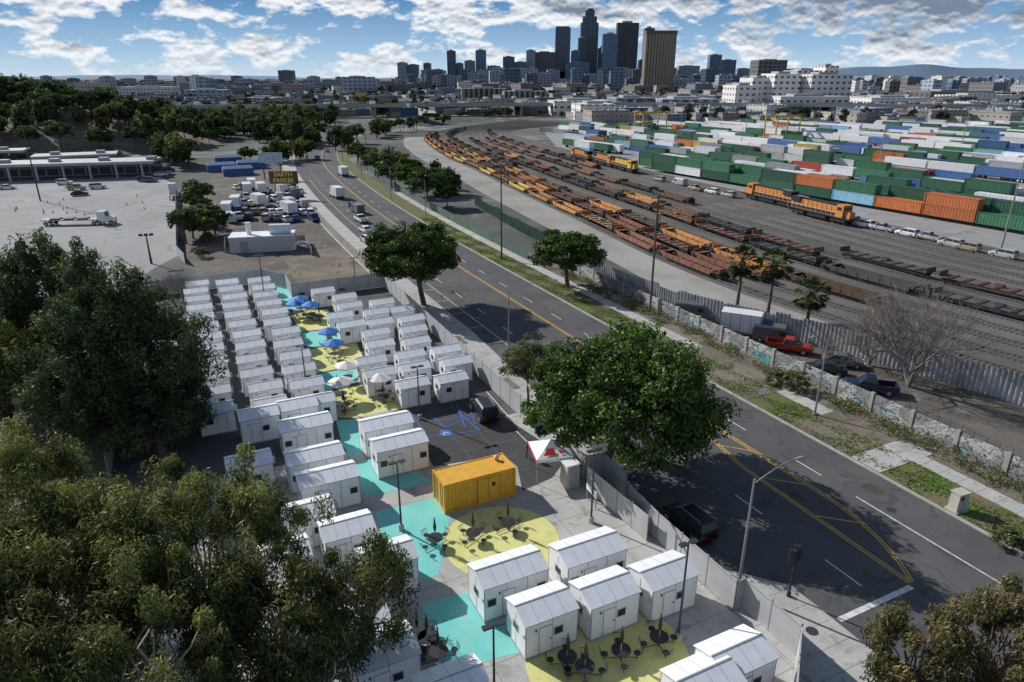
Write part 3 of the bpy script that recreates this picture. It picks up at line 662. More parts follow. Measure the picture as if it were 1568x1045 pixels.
def car(kind,p):
    mb=MB()
    if kind=='sedan':
        mb.loft([sec(*q) for q in[(-2.3,.72,.32,.82),(-2.15,.87,.25,1.0),(-1.2,.91,.22,1.03),(1.0,.91,.22,1.0),(1.9,.87,.24,.86),(2.25,.72,.3,.68)]],p)
        cabin(mb,-1.85,1.15,-1.15,.35,1.0,1.42,.84,.66,p); wheels(mb,(-1.4,1.4),.9); L2=2.25
    elif kind=='suv':
        mb.loft([sec(*q) for q in[(-2.35,.78,.38,1.1),(-2.25,.92,.32,1.2),(-1.2,.96,.28,1.2),(1.0,.96,.28,1.16),(2.0,.92,.3,1.05),(2.35,.78,.38,.85)]],p)
        cabin(mb,-2.25,1.25,-2.0,.5,1.17,1.72,.89,.74,p); wheels(mb,(-1.45,1.45),.95,.38); L2=2.35
        for s in(-.6,.6): mb.cyl((-1.8,s,1.82),(.3,s,1.82),.025,.025,m_gr,5)
    elif kind=='pickup':
        mb.loft([sec(*q) for q in[(-.7,.97,.4,1.15),(1.1,.97,.4,1.15),(2.3,.95,.42,1.08),(2.75,.82,.48,.9)]],p)
        for s in(-1,1): mb.box(-2.75,-.7,min(s*.97,s*.87),max(s*.97,s*.87),.5,1.15,p)
        mb.box(-2.75,-2.65,-.87,.87,.5,1.15,p); mb.box(-2.65,-.7,-.87,.87,.5,.62,m_blk)
        cabin(mb,-.7,1.25,-.5,.6,1.12,1.75,.88,.72,p); wheels(mb,(-1.75,1.75),.97,.4); L2=2.72
    elif kind=='van':
        mb.loft([sec(*q) for q in[(-2.7,.95,.35,2.1),(-2.6,1.0,.3,2.3),(1.2,1.0,.3,2.3),(1.7,.98,.3,1.9),(2.2,.97,.32,1.25),(2.7,.85,.4,.95)]],p)
        mb.face([(1.35,-.8,2.18),(2.15,-.8,1.34),(2.15,.8,1.34),(1.35,.8,2.18)][::-1],m_gl)
        for s in(-1,1): mb.box(.5,1.3,min(s*1.0,s*1.02),max(s*1.0,s*1.02),1.3,1.85,m_gl)
        wheels(mb,(-1.7,1.75),1.0,.38); L2=2.65
    for s in(-1,1):
        mb.box(L2-.12,L2+.02,s*.6-.16,s*.6+.16,.62,.78,m_hl); mb.box(-L2-.06,-L2+.1,s*.65-.14,s*.65+.14,.75,.95,m_tl)
        mb.box(.85,1.0,s*1.0-.1,s*1.0+.1,1.0,1.15,p)
    return mb.mesh(kind)
def btruck(p,boxm,l=5):
    mb=MB(); mb.box(-l+1,1.2,-.45,.45,.55,.8,m_blk)
    mb.box(-l+1,1.1,-1.2,1.2,.9,3.3,boxm)
    for x in np.linspace(-l+1.05,1.05,5):
        for s in(-1,1): mb.box(x-.04,x+.04,min(s*1.2,s*1.225),max(s*1.2,s*1.225),.9,3.3,m_gr)
    mb.loft([sec(*q) for q in[(1.2,1.05,.5,2.4),(2.2,1.05,.5,2.4),(2.75,1.02,.5,1.55),(3.3,.9,.5,1.35)]],p)
    mb.face([(2.26,-.9,2.32),(2.26,.9,2.32),(2.72,.9,1.62),(2.72,-.9,1.62)],m_gl)
    for s in(-1,1): mb.box(1.5,2.15,min(s*1.05,s*1.07),max(s*1.05,s*1.07),1.5,2.15,m_gl)
    wheels(mb,(-l+2.2,2.4),1.1,.48); return mb.mesh('box_truck')
VC={}
def vehicle(kind,colr,x,y,rz,z=.015):
    k=(kind,colr)
    if k not in VC:
        VC[k]=btruck(CP[colr],CP['white'] if colr not in('green','grey') else CP['silver' if colr=='green' else 'grey']) if kind=='box' else car(kind,CP[colr])
    nm={'sedan':'parked_car','suv':'parked_suv','pickup':'pickup_truck','van':'parked_van','box':'box_truck'}[kind]
    put(nm,VC[k],(x,y,z),rz)
VD=TH+math.pi/2
vehicle('suv','black',*P(741,636),VD-.1); vehicle('suv','black',*AB(31.0,33.2),VD+.03)
vehicle('sedan','black',*P(1262,572),TH-.75+3.14); vehicle('pickup','navy',*P(1330,600),TH-.75+3.14); vehicle('pickup','red',*P(1207,538),TH-.9); vehicle('box','blue',*P(1150,516),TH-.9); vehicle('van','grey',*P(1062,488),TH-.8); vehicle('van','grey',*P(1185,524),TH-.9); vehicle('sedan','grey',*P(1290,560),TH-.75)
for px,py,k,c in [(548,326,'van','grey'),(553,340,'pickup','white'),(560,356,'sedan','white'),(563,372,'suv','silver'),(541,318,'sedan','black'),(515,303,'box','white')]: vehicle(k,c,*P(px,py),VD+.1)
vehicle('box','red',*AB(47+SH(245),245),VD)
for bb,aa,c,k in [(300,42,'grey','suv'),(330,46,'silver','sedan'),(380,47,'white','van')]: vehicle(k,c,*AB(aa+SH(bb),bb),VD-.1)
kinds=['sedan','suv','pickup','van','sedan','box']; cols=['white','white','silver','grey','black','blue','white','white','tan','silver']
for r,(y0,x0,x1) in enumerate([(338,352,482),(328,350,478),(317,352,474),(306,356,470),(297,360,465),(289,362,455)]):
    x=x0
    while x<x1:
        if random.random()<.88: vehicle(random.choice(kinds),random.choice(cols),*P(x,y0+random.uniform(-2,2)),VD+random.uniform(-.25,.25))
        x+=random.uniform(11,17)*(1-r*.08)
for px,py in [(100,283),(118,291),(123,300),(150,289),(222,278),(231,279),(247,270),(12,290),(195,263),(258,263),(240,262)]: vehicle(random.choice(['sedan','pickup','suv']),random.choice(cols),*P(px,py),random.choice([TH,.1]))
def semi():
    mb=MB(); mb.box(-9,3,-1.2,1.2,1.1,1.35,m_gr); mb.loft([sec(*q) for q in[(3.5,1.15,.6,3.0),(5.2,1.15,.6,3.1),(5.4,1.1,.6,1.9),(7.0,.9,.6,1.7)]],CP['white'])
    mb.box(5.3,5.42,-.95,.95,1.95,2.8,m_gl)
    wheels(mb,(-8,-6.8,2.6,3.8,6.3),1.15,.5)
    for x in(-6,-3,0): mb.box(x-1.0,x+1.0,-1.0,1.0,1.35,1.6,m_blk)
    return mb.mesh('flatbed_truck')
SE=semi(); put('flatbed_truck',SE,(*P(130,344),.01),TH-.35)
put('flatbed_truck',SE,(*P(266,300),.01),VD)
m_cone=M('cone_orange',(.6,.15,.03),.6,.1,1)
mb=MB(); mb.box(-.2,.2,-.2,.2,0,.04,m_cone); mb.cyl((0,0,.04),(0,0,.75),.16,.03,m_cone,8); CN=mb.mesh('traffic_cone')
for i in range(18): put('traffic_cone',CN,(*P(random.uniform(20,240),random.uniform(300,330)),.005))
# ================= poles
m_pole=M('grey_pole',(0.32,0.32,0.32),.5,.1,3,metal=.4); m_dpole=M('dark_pole',(0.05,0.05,0.055),.5,.1,3,metal=.3); m_wood=M('wood_pole',(0.11,0.08,0.06),.9,.3,2)
m_conc_=M('precast',(0.38,0.37,0.35),.9,.1,2)
def vlamp(px,py,ptop):
    x,y=P(px,py); h=topz(ptop,y); mb=MB(); mb.cyl((0,0,0),(0,0,.5),.22,.2,m_conc_,10); mb.cyl((0,0,.5),(0,0,h),.08,.055,m_dpole,8)
    for s in(-1,1): mb.box(s*.12 if s>0 else -.62,.62 if s>0 else -.12,-.16,.16,h-.05,h+.06,m_dpole)
    mb.box(-.12,.12,-.05,.05,h-.02,h+.03,m_dpole)
    mb.obj('lamp_post',(x,y,.01),TH)
for q in [(615,812,708),(643,642,562),(757,1075,958),(1038,978,832),(905,800,690),(407,470,392),(470,600,530),(545,440,395)]: vlamp(*q)
def slamp(a,b,h,arm,dirn,name='street_lamp'):
    mb=MB(); mb.cyl((0,0,0),(0,0,h*.97),.11,.07,m_pole,8); mb.cyl((0,0,0),(0,0,.3),.2,.2,m_pole,8)
    pr=None
    for i in range(7):
        t=i/6; p=(dirn*arm*t,0,h*.93+.9*math.sin(t*math.pi/2))
        if pr: mb.cyl(pr,p,.045,.035,m_pole,6)
        pr=p
    mb.loft([[(pr[0]-.1*dirn,-.05,pr[2]-.05),(pr[0]-.1*dirn,.05,pr[2]-.05),(pr[0]-.1*dirn,.05,pr[2]+.05),(pr[0]-.1*dirn,-.05,pr[2]+.05)],[(pr[0]+.3*dirn,-.16,pr[2]-.08),(pr[0]+.3*dirn,.16,pr[2]-.08),(pr[0]+.3*dirn,.1,pr[2]+.06),(pr[0]+.3*dirn,-.1,pr[2]+.06)],[(pr[0]+.7*dirn,-.08,pr[2]-.04),(pr[0]+.7*dirn,.08,pr[2]-.04),(pr[0]+.7*dirn,.05,pr[2]+.03),(pr[0]+.7*dirn,-.05,pr[2]+.03)]],m_pole)
    x,y=AB(a,b); mb.obj(name,(x,y,0),TH)
a,b=toAB(*P(1130,906)); slamp(a,b,9,3.4,1)
a,b=toAB(*P(779,545)); slamp(a,b,8.6,3.6,1)
a,b=toAB(*P(1247,637)); slamp(a,b,8.6,2.0,-1)
a,b=toAB(*P(652,330)); slamp(a,b,9,2.5,-1)
for bb in(190,235,290): slamp(52+SH(bb),bb,9,2.5,-1)
for q in [(62,308,195),(232,404,360)]:
    x,y=P(q[0],q[1]); h=topz(q[2],y); mb=MB(); mb.cyl((0,0,0),(0,0,h),.22,.1,m_dpole,8)
    for k in range(-1,2): mb.box(k*.9-.3,k*.9+.3,-.2,.2,h-.1,h+.25,m_dpole)
    mb.box(-1.2,1.2,-.08,.08,h-.2,h-.1,m_dpole); mb.obj('light_mast',(x,y,0),.3)
def upole(x,y,h,name='utility_pole',cross=2,trans=True):
    mb=MB(); mb.cyl((0,0,0),(0,0,h),.18,.11,m_wood,8)
    for k in range(cross): mb.box(-1.2,1.2,-.06,.06,h-.5-k*1.1,h-.38-k*1.1,m_wood); [mb.cyl((s,0,h-.38-k*1.1),(s,0,h-.2-k*1.1),.05,.03,m_gr,5) for s in(-1.1,-.5,.5,1.1)]
    if trans: mb.cyl((.35,0,h-3.6),(.35,0,h-2.6),.25,.25,m_gr,8)
    mb.obj(name,(x,y,0),TH)
UP=[]
for px,py,pt in [(995,478,298),(768,398,250)]:
    x,y=P(px,py); h=topz(pt,y); upole(x,y,h); UP.append((x,y,h))
for bb,aa in [(205,57),(255,57.5)]:
    x,y=AB(aa+SH(bb),bb); upole(x,y,13,trans=False); UP.append((x,y,13))
x,y=AB(60.9,10); UP=[(x,y,14.5)]+UP
mb=MB(); mw=m_blk
for A,B in zip(UP[:-1],UP[1:]):
    for s in(-1.1,-.5,.5,1.1):
        pr=None
        for i in range(9):
            t=i/8; p=(A[0]+(B[0]-A[0])*t+CT*s,A[1]+(B[1]-A[1])*t+ST*s,A[2]+(B[2]-A[2])*t-.3-1.2*4*t*(1-t)*.5)
            if pr: mb.cyl(pr,p,.02,.02,mw,4,False)
            pr=p
mb.obj('overhead_wires')
m_sig=M('signal_lens',(0.25,0.05,0.02),.3,.1,3)
mb=MB(); mb.cyl((0,0,0),(0,0,3.6),.07,.06,m_dpole,8); mb.cyl((0,0,0),(0,0,.3),.16,.14,m_dpole,8)
for dx in(.3,-.3):
    mb.box(dx-.18,dx+.18,-.14,.14,2.8,3.85,m_blk)
    for k in range(3): mb.cyl((dx,.14,2.97+k*.34),(dx,.17,2.97+k*.34),.12,.12,m_sig,10); mb.cyl((dx,.14,3.02+k*.34),(dx,.34,3.05+k*.34),.14,.13,m_blk,8,False)
x,y=P(1207,915); mb.obj('traffic_signal',(x,y,.1),TH+.3)
mb=MB(); mb.cyl((0,0,0),(0,0,2.4),.03,.03,m_pole,6); mb.box(-.2,.2,-.05,-.03,1.8,2.4,m_wh); mb.box(-.16,.16,-.056,-.05,2.2,2.32,m_rd); TS=mb.mesh('parking_sign')
for a_,b_ in [(51.3,46),(51.3,66),(51.3,90),(31.2,50),(32.2,90)]: put('parking_sign',TS,(*AB(a_,b_),.1),TH)
mb=MB(); mb.box(-.55,.55,-.4,.4,0.1,1.6,m_bei,taper=(.02,.02)); mb.box(-.6,.6,-.45,.45,1.6,1.68,m_bei); mb.box(-.02,.02,-.42,-.39,.15,1.55,m_gr); mb.box(-.7,.7,-.55,.55,0,.1,m_conc_); mb.box(-.35,-.1,-.42,-.38,1.1,1.4,m_blk)
x,y=P(1464,782); mb.obj('utility_cabinet',(x,y,.1),TH-.1)
# ================= railway
m_rail=M('steel_rail',(0.36,0.33,0.30),.35,.2,1,metal=.7,world=True); m_tie=M('sleeper',(0.055,0.045,0.038),.9,.25,1,world=True)
NT=13; TR=[]
for i in range(NT):
    t=i/(NT-1); TR.append(LC*(1-t)+RC*t)
for i,T_ in enumerate(TR):
    mb=MB(); seg_=np.diff(T_,axis=0); ln_=np.hypot(seg_[:,0],seg_[:,1])
    for k in range(len(T_)-1):
        d=seg_[k]/ln_[k]; n=np.array([-d[1],d[0]])
        dn=seg_[min(k+1,len(seg_)-1)]/ln_[min(k+1,len(seg_)-1)]; n2=np.array([-dn[1],dn[0]])
        for s in(-.75,.75):
            A=T_[k]+n*s;B=T_[k+1]+n2*s; wv_=.06
            a0=A-n*wv_;a1=A+n*wv_;b0=B-n2*wv_;b1=B+n2*wv_
            mb.face([(*a0,.22),(*a1,.22),(*b1,.22),(*b0,.22)],m_rail); mb.face([(*a0,.03),(*b0,.03),(*b0,.22),(*a0,.22)],m_rail); mb.face([(*a1,.03),(*b1,.03),(*b1,.22),(*a1,.22)],m_rail)
        if T_[k][1]<330:
            step=.7 if T_[k][1]<160 else 1.4; s_=0
            while s_<ln_[k]:
                c=T_[k]+d*s_; e=d*.13; g=n*1.3
                mb.face([(*(c-e-g),.06),(*(c+e-g),.06),(*(c+e+g),.06),(*(c-e+g),.06)],m_tie); s_+=step
        else:
            g=n*1.25;g2=n2*1.25; mb.face([(*(T_[k]-g),.05),(*(T_[k]+g),.05),(*(T_[k+1]+g2),.05),(*(T_[k+1]-g2),.05)],m_tie)
    mb.obj('railway_track')
def arcpos(T_,s):
    sg=np.diff(T_,axis=0); l=np.hypot(sg[:,0],sg[:,1]); c=np.concatenate([[0],np.cumsum(l)])
    k=int(np.clip(np.searchsorted(c,s)-1,0,len(l)-1)); t=(s-c[k])/l[k]; p=T_[k]+sg[k]*t
    return p,math.atan2(sg[k][1],sg[k][0]),c
m_und=M('undercarriage',(0.035,0.032,0.03),.8,.2,2)
def bogie(mb,x):
    mb.box(x-1.3,x+1.3,-1.05,1.05,.5,.72,m_und)
    for dx in(-.9,.9):
        for s in(-.75,.75): mb.cyl((x+dx,s-.07,.55),(x+dx,s+.07,.55),.45,.45,m_und,10)
def wellcar(p):
    mb=MB()
    for s in(-1,1): mb.box(-7.2,7.2,min(s*1.45,s*1.3),max(s*1.45,s*1.3),.45,1.3,p)
    mb.box(-7.2,7.2,-1.3,1.3,.4,.5,m_und)
    for e in(-1,1):
        mb.box(min(e*7.2,e*9.4),max(e*7.2,e*9.4),-1.3,1.3,.95,1.2,m_und); mb.box(min(e*7.2,e*7.9),max(e*7.2,e*7.9),-1.38,1.38,.9,1.35,p); mb.box(e*8.9-.1,e*8.9+.1,-.9,.9,1.2,1.8,p); bogie(mb,e*8.3)
    for x in np.arange(-6,7,2):
        mb.box(x-.08,x+.08,-1.3,1.3,.5,.62,p)
        for s in(-1,1): mb.box(x-.06,x+.06,min(s*1.45,s*1.5),max(s*1.45,s*1.5),.45,1.25,p)
    return mb.mesh('well_wagon')
def flatcar(p):
    mb=MB(); mb.box(-8.8,8.8,-1.3,1.3,1.0,1.15,p); mb.box(-6,6,-.35,.35,.55,1.0,p)
    for e in(-1,1): bogie(mb,e*7); mb.box(e*8.6-.1,e*8.6+.1,-1.3,1.3,1.15,1.9,p)
    for x in np.arange(-7,8,2.3): mb.box(x-.3,x+.3,-1.35,1.35,1.15,1.27,m_und)
    mb.box(-.6,.6,-.3,.3,1.27,1.7,p)
    return mb.mesh('flat_wagon')
WP=[M('wagon_'+n,c,.75,.4,0.8,rnd=.3) for n,c in [('orange',(.44,.20,.06)),('yellow',(.50,.32,.09)),('rust',(.20,.08,.05)),('brown',(.12,.07,.05)),('dark',(.07,.062,.058))]]
WG=[wellcar(p) for p in WP]; FL=[flatcar(p) for p in WP]
def train(ti,s0,s1,weights,flat=.3):
    s=s0
    while s<s1:
        p,r,c=arcpos(TR[ti],s+9.5)
        if s+19>c[-1]: break
        k=random.choices(range(5),weights)[0]; me=(FL if random.random()<flat else WG)[k]
        put('rail_wagon',me,(p[0],p[1],.2),r); s+=19.3
def s_at(ti,node): return arcpos(TR[ti],0)[2][int(node*8)]
train(0,s_at(0,3),s_at(0,10),[7,5,1,0,0],.1)
train(1,s_at(1,2)+14,s_at(1,10),[2,1,5,3,1],.5)
train(2,s_at(2,1.5)+8,s_at(2,9),[7,3,2,1,0],.2)
train(4,s_at(4,0.5),s_at(4,8),[1,0,3,4,4],.8)
train(5,s_at(5,3),s_at(5,9),[1,1,3,4,2],.5)
train(6,s_at(6,0),s_at(6,2.6),[0,0,2,3,5],.9)
train(7,s_at(7,5),s_at(7,9),[1,0,3,4,4],.5)
train(3,s_at(3,7),s_at(3,11),[1,0,3,4,4],.6)
train(9,s_at(9,6.5),s_at(9,10),[0,0,3,4,4],.6)
m_lo=M('loco_orange',(.58,.23,.05),.5,.2,1); m_ly=M('loco_yellow',(.65,.42,.06),.5,.15,1)
def loco(p):
    mb=MB(); mb.box(-10,10,-1.5,1.5,1.3,1.6,m_blk); mb.box(-9,5.8,-.95,.95,1.6,3.9,p); mb.box(-9,-6,-1.3,1.3,3.2,4.3,m_blk); mb.box(-5,5.8,-.8,.8,3.9,4.25,m_blk)
    mb.box(5.8,8.0,-1.5,1.5,1.6,4.4,p,taper=(.05,.15)); mb.box(8.0,9.6,-.9,.9,1.6,3.0,p,taper=(.1,.1)); mb.box(8.0,8.04,-1.1,1.1,3.3,4.0,m_gl)
    for s in(-1,1):
        mb.box(6.2,7.4,min(s*1.42,s*1.47),max(s*1.42,s*1.47),3.2,3.9,m_gl); mb.box(-8.8,5.7,min(s*.95,s*.97),max(s*.95,s*.97),1.7,2.3,m_blk)
        for x in np.arange(-9.8,10,1.6): mb.cyl((x,s*1.45,1.6),(x,s*1.45,2.6),.03,.03,m_hl,4)
        mb.cyl((-9.8,s*1.45,2.6),(5.6,s*1.45,2.6),.03,.03,m_hl,4)
        for x in np.arange(-8,5,1.5): mb.box(x-.03,x+.03,min(s*.95,s*1.0),max(s*.95,s*1.0),2.3,3.8,m_blk)
    mb.box(-3,3,-1.3,1.3,.5,1.3,m_blk)
    for e in(-1,1):
        mb.box(e*6.5-2.2,e*6.5+2.2,-1.2,1.2,.6,1.2,m_und)
        for dx in(-1.7,0,1.7):
            for s in(-.75,.75): mb.cyl((e*6.5+dx,s-.1,.55),(e*6.5+dx,s+.1,.55),.53,.53,m_und,12)
    for k in range(3): mb.cyl((-4.5+k*1.2-3,0,4.3),(-4.5+k*1.2-3,0,4.4),.5,.5,m_gr,10)
    return mb.mesh('locomotive')
LO,LY=loco(m_lo),loco(m_ly)
def putloc(px,py,me,rev=0):
    x,y=P(px,py); T_=TR[NT-1]; d=np.hypot(T_[:,0]-x,T_[:,1]-y); k=int(np.argmin(d)); k=min(k,len(T_)-2); sg=T_[k+1]-T_[k]
    put('locomotive',me,(x,y,.2),math.atan2(sg[1],sg[0])+rev*math.pi)
putloc(1178,312,LO);putloc(1255,336,LO,1);putloc(890,246,LO);putloc(925,254,LO,1);putloc(955,262,LY,1)
CC=[('green',(.045,.16,.08)),('dgreen',(.03,.11,.065)),('white',(.70,.71,.72)),('blue',(.05,.13,.33)),('orange',(.52,.16,.05)),('lblue',(.24,.45,.58)),('grey',(.38,.39,.40)),('red',(.38,.06,.045)),('yellow',(.55,.40,.09))]
CM=[rib_container(M('container_'+n,c,.55,.15,1.0,rnd=.25),12.2,2.44,2.6,16).mesh('shipping_container') for n,c in CC]
def trailer(p):
    mb=MB(); mb.box(-8,8,-1.3,1.3,1.2,4.0,p)
    for x in np.arange(-7.8,8,1.0):
        for s in(-1,1): mb.box(x-.03,x+.03,min(s*1.3,s*1.32),max(s*1.3,s*1.32),1.2,4.0,m_gr)
    mb.box(-8,8,-.5,.5,.9,1.2,m_und); wheels(mb,(-6.8,-5.6),1.2,.5); mb.box(5,5.2,-.9,.9,0,1.2,m_und); return mb.mesh('semi_trailer')
TRL=[trailer(M('trailer_white',(.72,.72,.72),.5,.1,1,rnd=.15)),trailer(M('trailer_blue',(.05,.12,.32),.5,.08,1))]
def chassis():
    mb=MB()
    for s in(-.4,.4): mb.box(-6,6,s-.08,s+.08,1.0,1.25,m_und)
    for x in(-5.9,-2,2,5.9): mb.box(x-.12,x+.12,-1.2,1.2,1.1,1.27,m_und)
    wheels(mb,(-4.8,-3.6),1.15,.5); mb.box(3.8,4,-.7,.7,0,1.0,m_und); return mb.mesh('empty_chassis')
CH=chassis()
dR=np.array([-.483,.876]); nR=np.array([.876,.483]); O=np.array([112,148.])
angR=math.atan2(dR[1],dR[0])
rows=[0,3.4]; o=14
while o<380: rows+= [o,o+2.9] if random.random()<.5 else [o]; o+=random.choice([8.5,10,12,15,18])
cnt=0
for ri,off in enumerate(rows):
    s=-60-off*.3
    first=ri<2; base_w=[6,5,1.5,.5,.9,.3,.3,.2,.0] if first else random.choice([[3,1,6,1.5,1.5,.8,1,.6,.3],[5,4,3,1.2,1.2,.4,1,.4,.3],[1,1,8,1.5,1,1,2,.4,.2],[5,6,2,1,1.2,.3,.5,.4,.2],[6,5,2,.6,.8,.3,.5,.3,.1]])
    trl=(not first) and random.random()<.3; gap=0
    while s<380:
        s+=12.7 if not trl else 16.8
        p=O+nR*off+dR*s; px,py,_=proj(p[0],p[1],0)
        if px<872-max(0,(225-py))*.3 or px>1650 or py<194 or (px<985 and py>236): continue
        if not first:
            if gap>0: gap-=1; continue
            if random.random()<.10: gap=random.choice([1,1,2,3]); continue
            if random.random()<.12: put('container_chassis',CH,(p[0],p[1],0),angR); continue
        if trl: put('semi_trailer',random.choice(TRL[:1]*5+TRL[1:]),(p[0],p[1],0),angR+(0 if random.random()<.5 else math.pi)); cnt+=1; continue
        st=random.choice([2,2,2,1]) if first else random.choice([1,1,1,2,2]); zb=.9 if first else (0 if random.random()<.6 else 1.25)
        if zb==1.25: st=1; put('container_chassis',CH,(p[0],p[1],0),angR)
        k=random.choices(range(9),base_w)[0]
        for l in range(st):
            if random.random()<.5: k=random.choices(range(9),base_w)[0]
            put('shipping_container',CM[k],(p[0],p[1],zb+l*2.62),angR+random.uniform(-.004,.004)); cnt+=1
for px,py,k in [(860,205,2),(878,210,3),(900,213,2),(925,208,2),(950,216,0),(905,200,6),(935,199,2),(840,203,6),(975,222,4),(1000,232,2)]: put('shipping_container',CM[k],(*P(px,py),0),angR+random.choice([0,.3]))
for px,py in [(1322,348),(1350,354),(1388,362),(1420,368),(1065,292),(1090,297),(1115,302),(1040,284),(1010,278),(1300,341),(1455,378),(1480,384),(1535,395)]: vehicle(random.choice(['van','pickup','suv']),random.choice(['white','silver','tan']),*P(px,py),angR)
def gantry(px,py):
    x,y=P(px,py); m=M('crane_yellow',(.50,.32,.05),.5,.1,1); mb=MB()
    for a in(-9,9):
        for b in(-4,4): mb.box(a-.3,a+.3,b-.3,b+.3,.8,12,m); mb.cyl((a,b-.3,.6),(a,b+.3,.6),.6,.6,m_tire,10)
        mb.box(a-.35,a+.35,-5,5,1.2,1.8,m); mb.box(a-.3,a+.3,-3.6,3.6,11.3,12,m)
    for b in(-3,3): mb.box(-10.5,10.5,b-.3,b+.3,12,12.9,m)
    mb.box(-2,1,-2.4,2.4,12.2,14,m_gr); mb.box(-6,6,-1.2,1.2,7,7.4,m); [mb.cyl((sx*3,sy,7.5),(sx*1,sy,12),.06,.06,m_blk,4) for sx in(-1,1) for sy in(-1,1)]
    mb.obj('gantry_crane',(x,y,0),angR+math.pi/2)
gantry(1195,214); gantry(995,205)
for px,py,pt in [(1532,385,240),(1140,215,150),(1345,255,175),(1470,235,165),(1040,225,165),(880,200,150),(1250,205,155)]:
    x,y=P(px,py); h=min(topz(pt,y),30); mb=MB(); mb.cyl((0,0,0),(0,0,h),.2,.1,m_pole,8); mb.box(-1.2,1.2,-.15,.15,h-.15,h+.1,m_pole); [mb.box(s-.3,s+.3,-.25,.25,h-.3,h-.15,m_hl) for s in(-1,1)]
    mb.obj('light_mast',(x,y,0),angR)
# ================= buildings
m_rg=M('roof_grey',(0.40,0.41,0.42),.7,.15,.2,world=True)
def canopy(pa,pb,dep,h,name='bus_depot'):
    a=Vector(P(*pa));b=Vector(P(*pb)); d=(b-a);Ln=d.length;d/=Ln; T=lambda v:(a.x+d.x*v[0]-d.y*v[1],a.y+d.y*v[0]+d.x*v[1],v[2])
    mb=MB(); mb.box(0,Ln,0,dep,h-.9,h,m_rg,T=T); mb.box(0,Ln,dep*.8,dep-.2,0,h-.9,FAC('depot_wall',(.25,.25,.25),(.04,.045,.05),5,3,.8),T=T)
    for s in np.arange(1,Ln,8): mb.box(s-.3,s+.3,.3,.9,0,h-.9,m_rg,T=T)
    for s in np.arange(6,Ln,15): mb.box(s,s+3,dep*.3,dep*.5,h,h+1.1,m_gr,T=T)
    mb.obj(name)
canopy((-120,283),(238,272),14,5.5); canopy((50,262),(182,256),12,5)
canopy((-100,255),(40,250),12,5)
mb=MB()
fw=catm([P(-60,262),P(60,246),P(150,232),P(205,215),P(240,203),P(248,192),P(225,184),P(150,180)],8)
for i in range(len(fw)-1):
    d=fw[i+1]-fw[i]; d/=np.linalg.norm(d); n=np.array([-d[1],d[0]])*7
    dn=(fw[min(i+2,len(fw)-1)]-fw[i+1]); dn=dn/(np.linalg.norm(dn)+1e-9) if np.linalg.norm(dn)>0 else d; n2=np.array([-dn[1],dn[0]])*7
    mb.face([(*(fw[i]-n),1.2),(*(fw[i]+n),1.2),(*(fw[i+1]+n2),1.2),(*(fw[i+1]-n2),1.2)],g_light)
    for s in(-1,1): mb.face([(*(fw[i]+s*n),0),(*(fw[i+1]+s*n2),0),(*(fw[i+1]+s*n2),2.1),(*(fw[i]+s*n),2.1)],m_kerb)
mb.obj('freeway_ramp')
for i in range(6,len(fw)-6,4): vehicle(random.choice(['sedan','suv','van']),random.choice(cols),fw[i][0]+random.uniform(-4,4),fw[i][1],math.atan2(*(fw[i+1]-fw[i])[::-1]),1.21)
def viaduct(name,pts,h,wd,m=None):
    m=m or m_kerb; C=catm(pts,8); mb=MB(); acc_=0
    for i in range(len(C)-1):
        d=C[i+1]-C[i]; l=np.linalg.norm(d); d/=l; n=np.array([-d[1],d[0]])*wd/2
        lo=[C[i]-n,C[i]+n,C[i+1]+n,C[i+1]-n]
        mb.face([(*p,h) for p in lo],g_light)
        for a,b in((0,3),(1,2)): mb.face([(*lo[a],h-1.8),(*lo[b],h-1.8),(*lo[b],h+1),(*lo[a],h+1)],m)
        mb.face([(*p,h-1.8) for p in lo],m)
        acc_+=l
        if acc_>28:
            acc_=0
            for s in(-.6,.6): c=C[i]+n*s; mb.box(c[0]-.9,c[0]+.9,c[1]-.9,c[1]+.9,0,h-1.8,m)
        if random.random()<.5:
            c=C[i]+n*random.uniform(-.6,.6); vehicle(random.choice(['sedan','suv','van','box']),random.choice(cols),c[0],c[1],math.atan2(d[1],d[0]),h+.01)
    mb.obj(name)
viaduct('freeway_viaduct',[(-330,600),(-180,610),(-60,640),(80,655),(230,640),(420,600)],10,16)
viaduct('overpass_bridge',[P(140,180),P(200,183),P(260,182),P(330,176)],9,12)
viaduct('overpass_bridge',[(-60,520),(-90,640),(-70,800),(40,900)],8,10)
def bld(name,x0,x1,yt,Y,dep,mat,rz=0,extra=None):
    z=topz(yt,Y); X0=(x0-784)*Y/(F*cp-(yt-522.5)*sp); X1=(x1-784)*Y/(F*cp-(yt-522.5)*sp)
    wx=(X1-X0)/2; cx=(X0+X1)/2; mb=MB()
    mb.box(-wx,wx,-dep/2,dep/2,0,z,mat)
    if extra: extra(mb,wx,dep/2,z,mat)
    else:
        mb.box(-wx*.5,wx*.4,-dep*.25,dep*.25,z,z*1.0+max(2,z*.03),m_gr)
    mb.obj(name,(cx,Y+dep/2,0),rz)
fa_d=FAC('facade_dark_glass_haze',(.07,.10,.15),(.035,.06,.10),14,9,3,(.13,.16,.19),.35,.15)  # distance haze painted into the dark, blue, brown and grey facade colours
fa_b=FAC('facade_blue_haze',(.12,.19,.28),(.055,.10,.18),12,8,3,(.16,.20,.24),.4,.15)
fa_br=FAC('facade_brown_haze',(.15,.145,.155),(.06,.07,.095),10,8,3.5,(.18,.18,.19),.6,.15)
fa_t=FAC('facade_tan',(.30,.24,.18),(.05,.05,.06),7,400,3.2,(.2,.2,.2),.7,.05)
fa_g=FAC('facade_grey_haze',(.30,.34,.40),(.09,.13,.18),10,7,4,(.33,.36,.40),.7,.2)
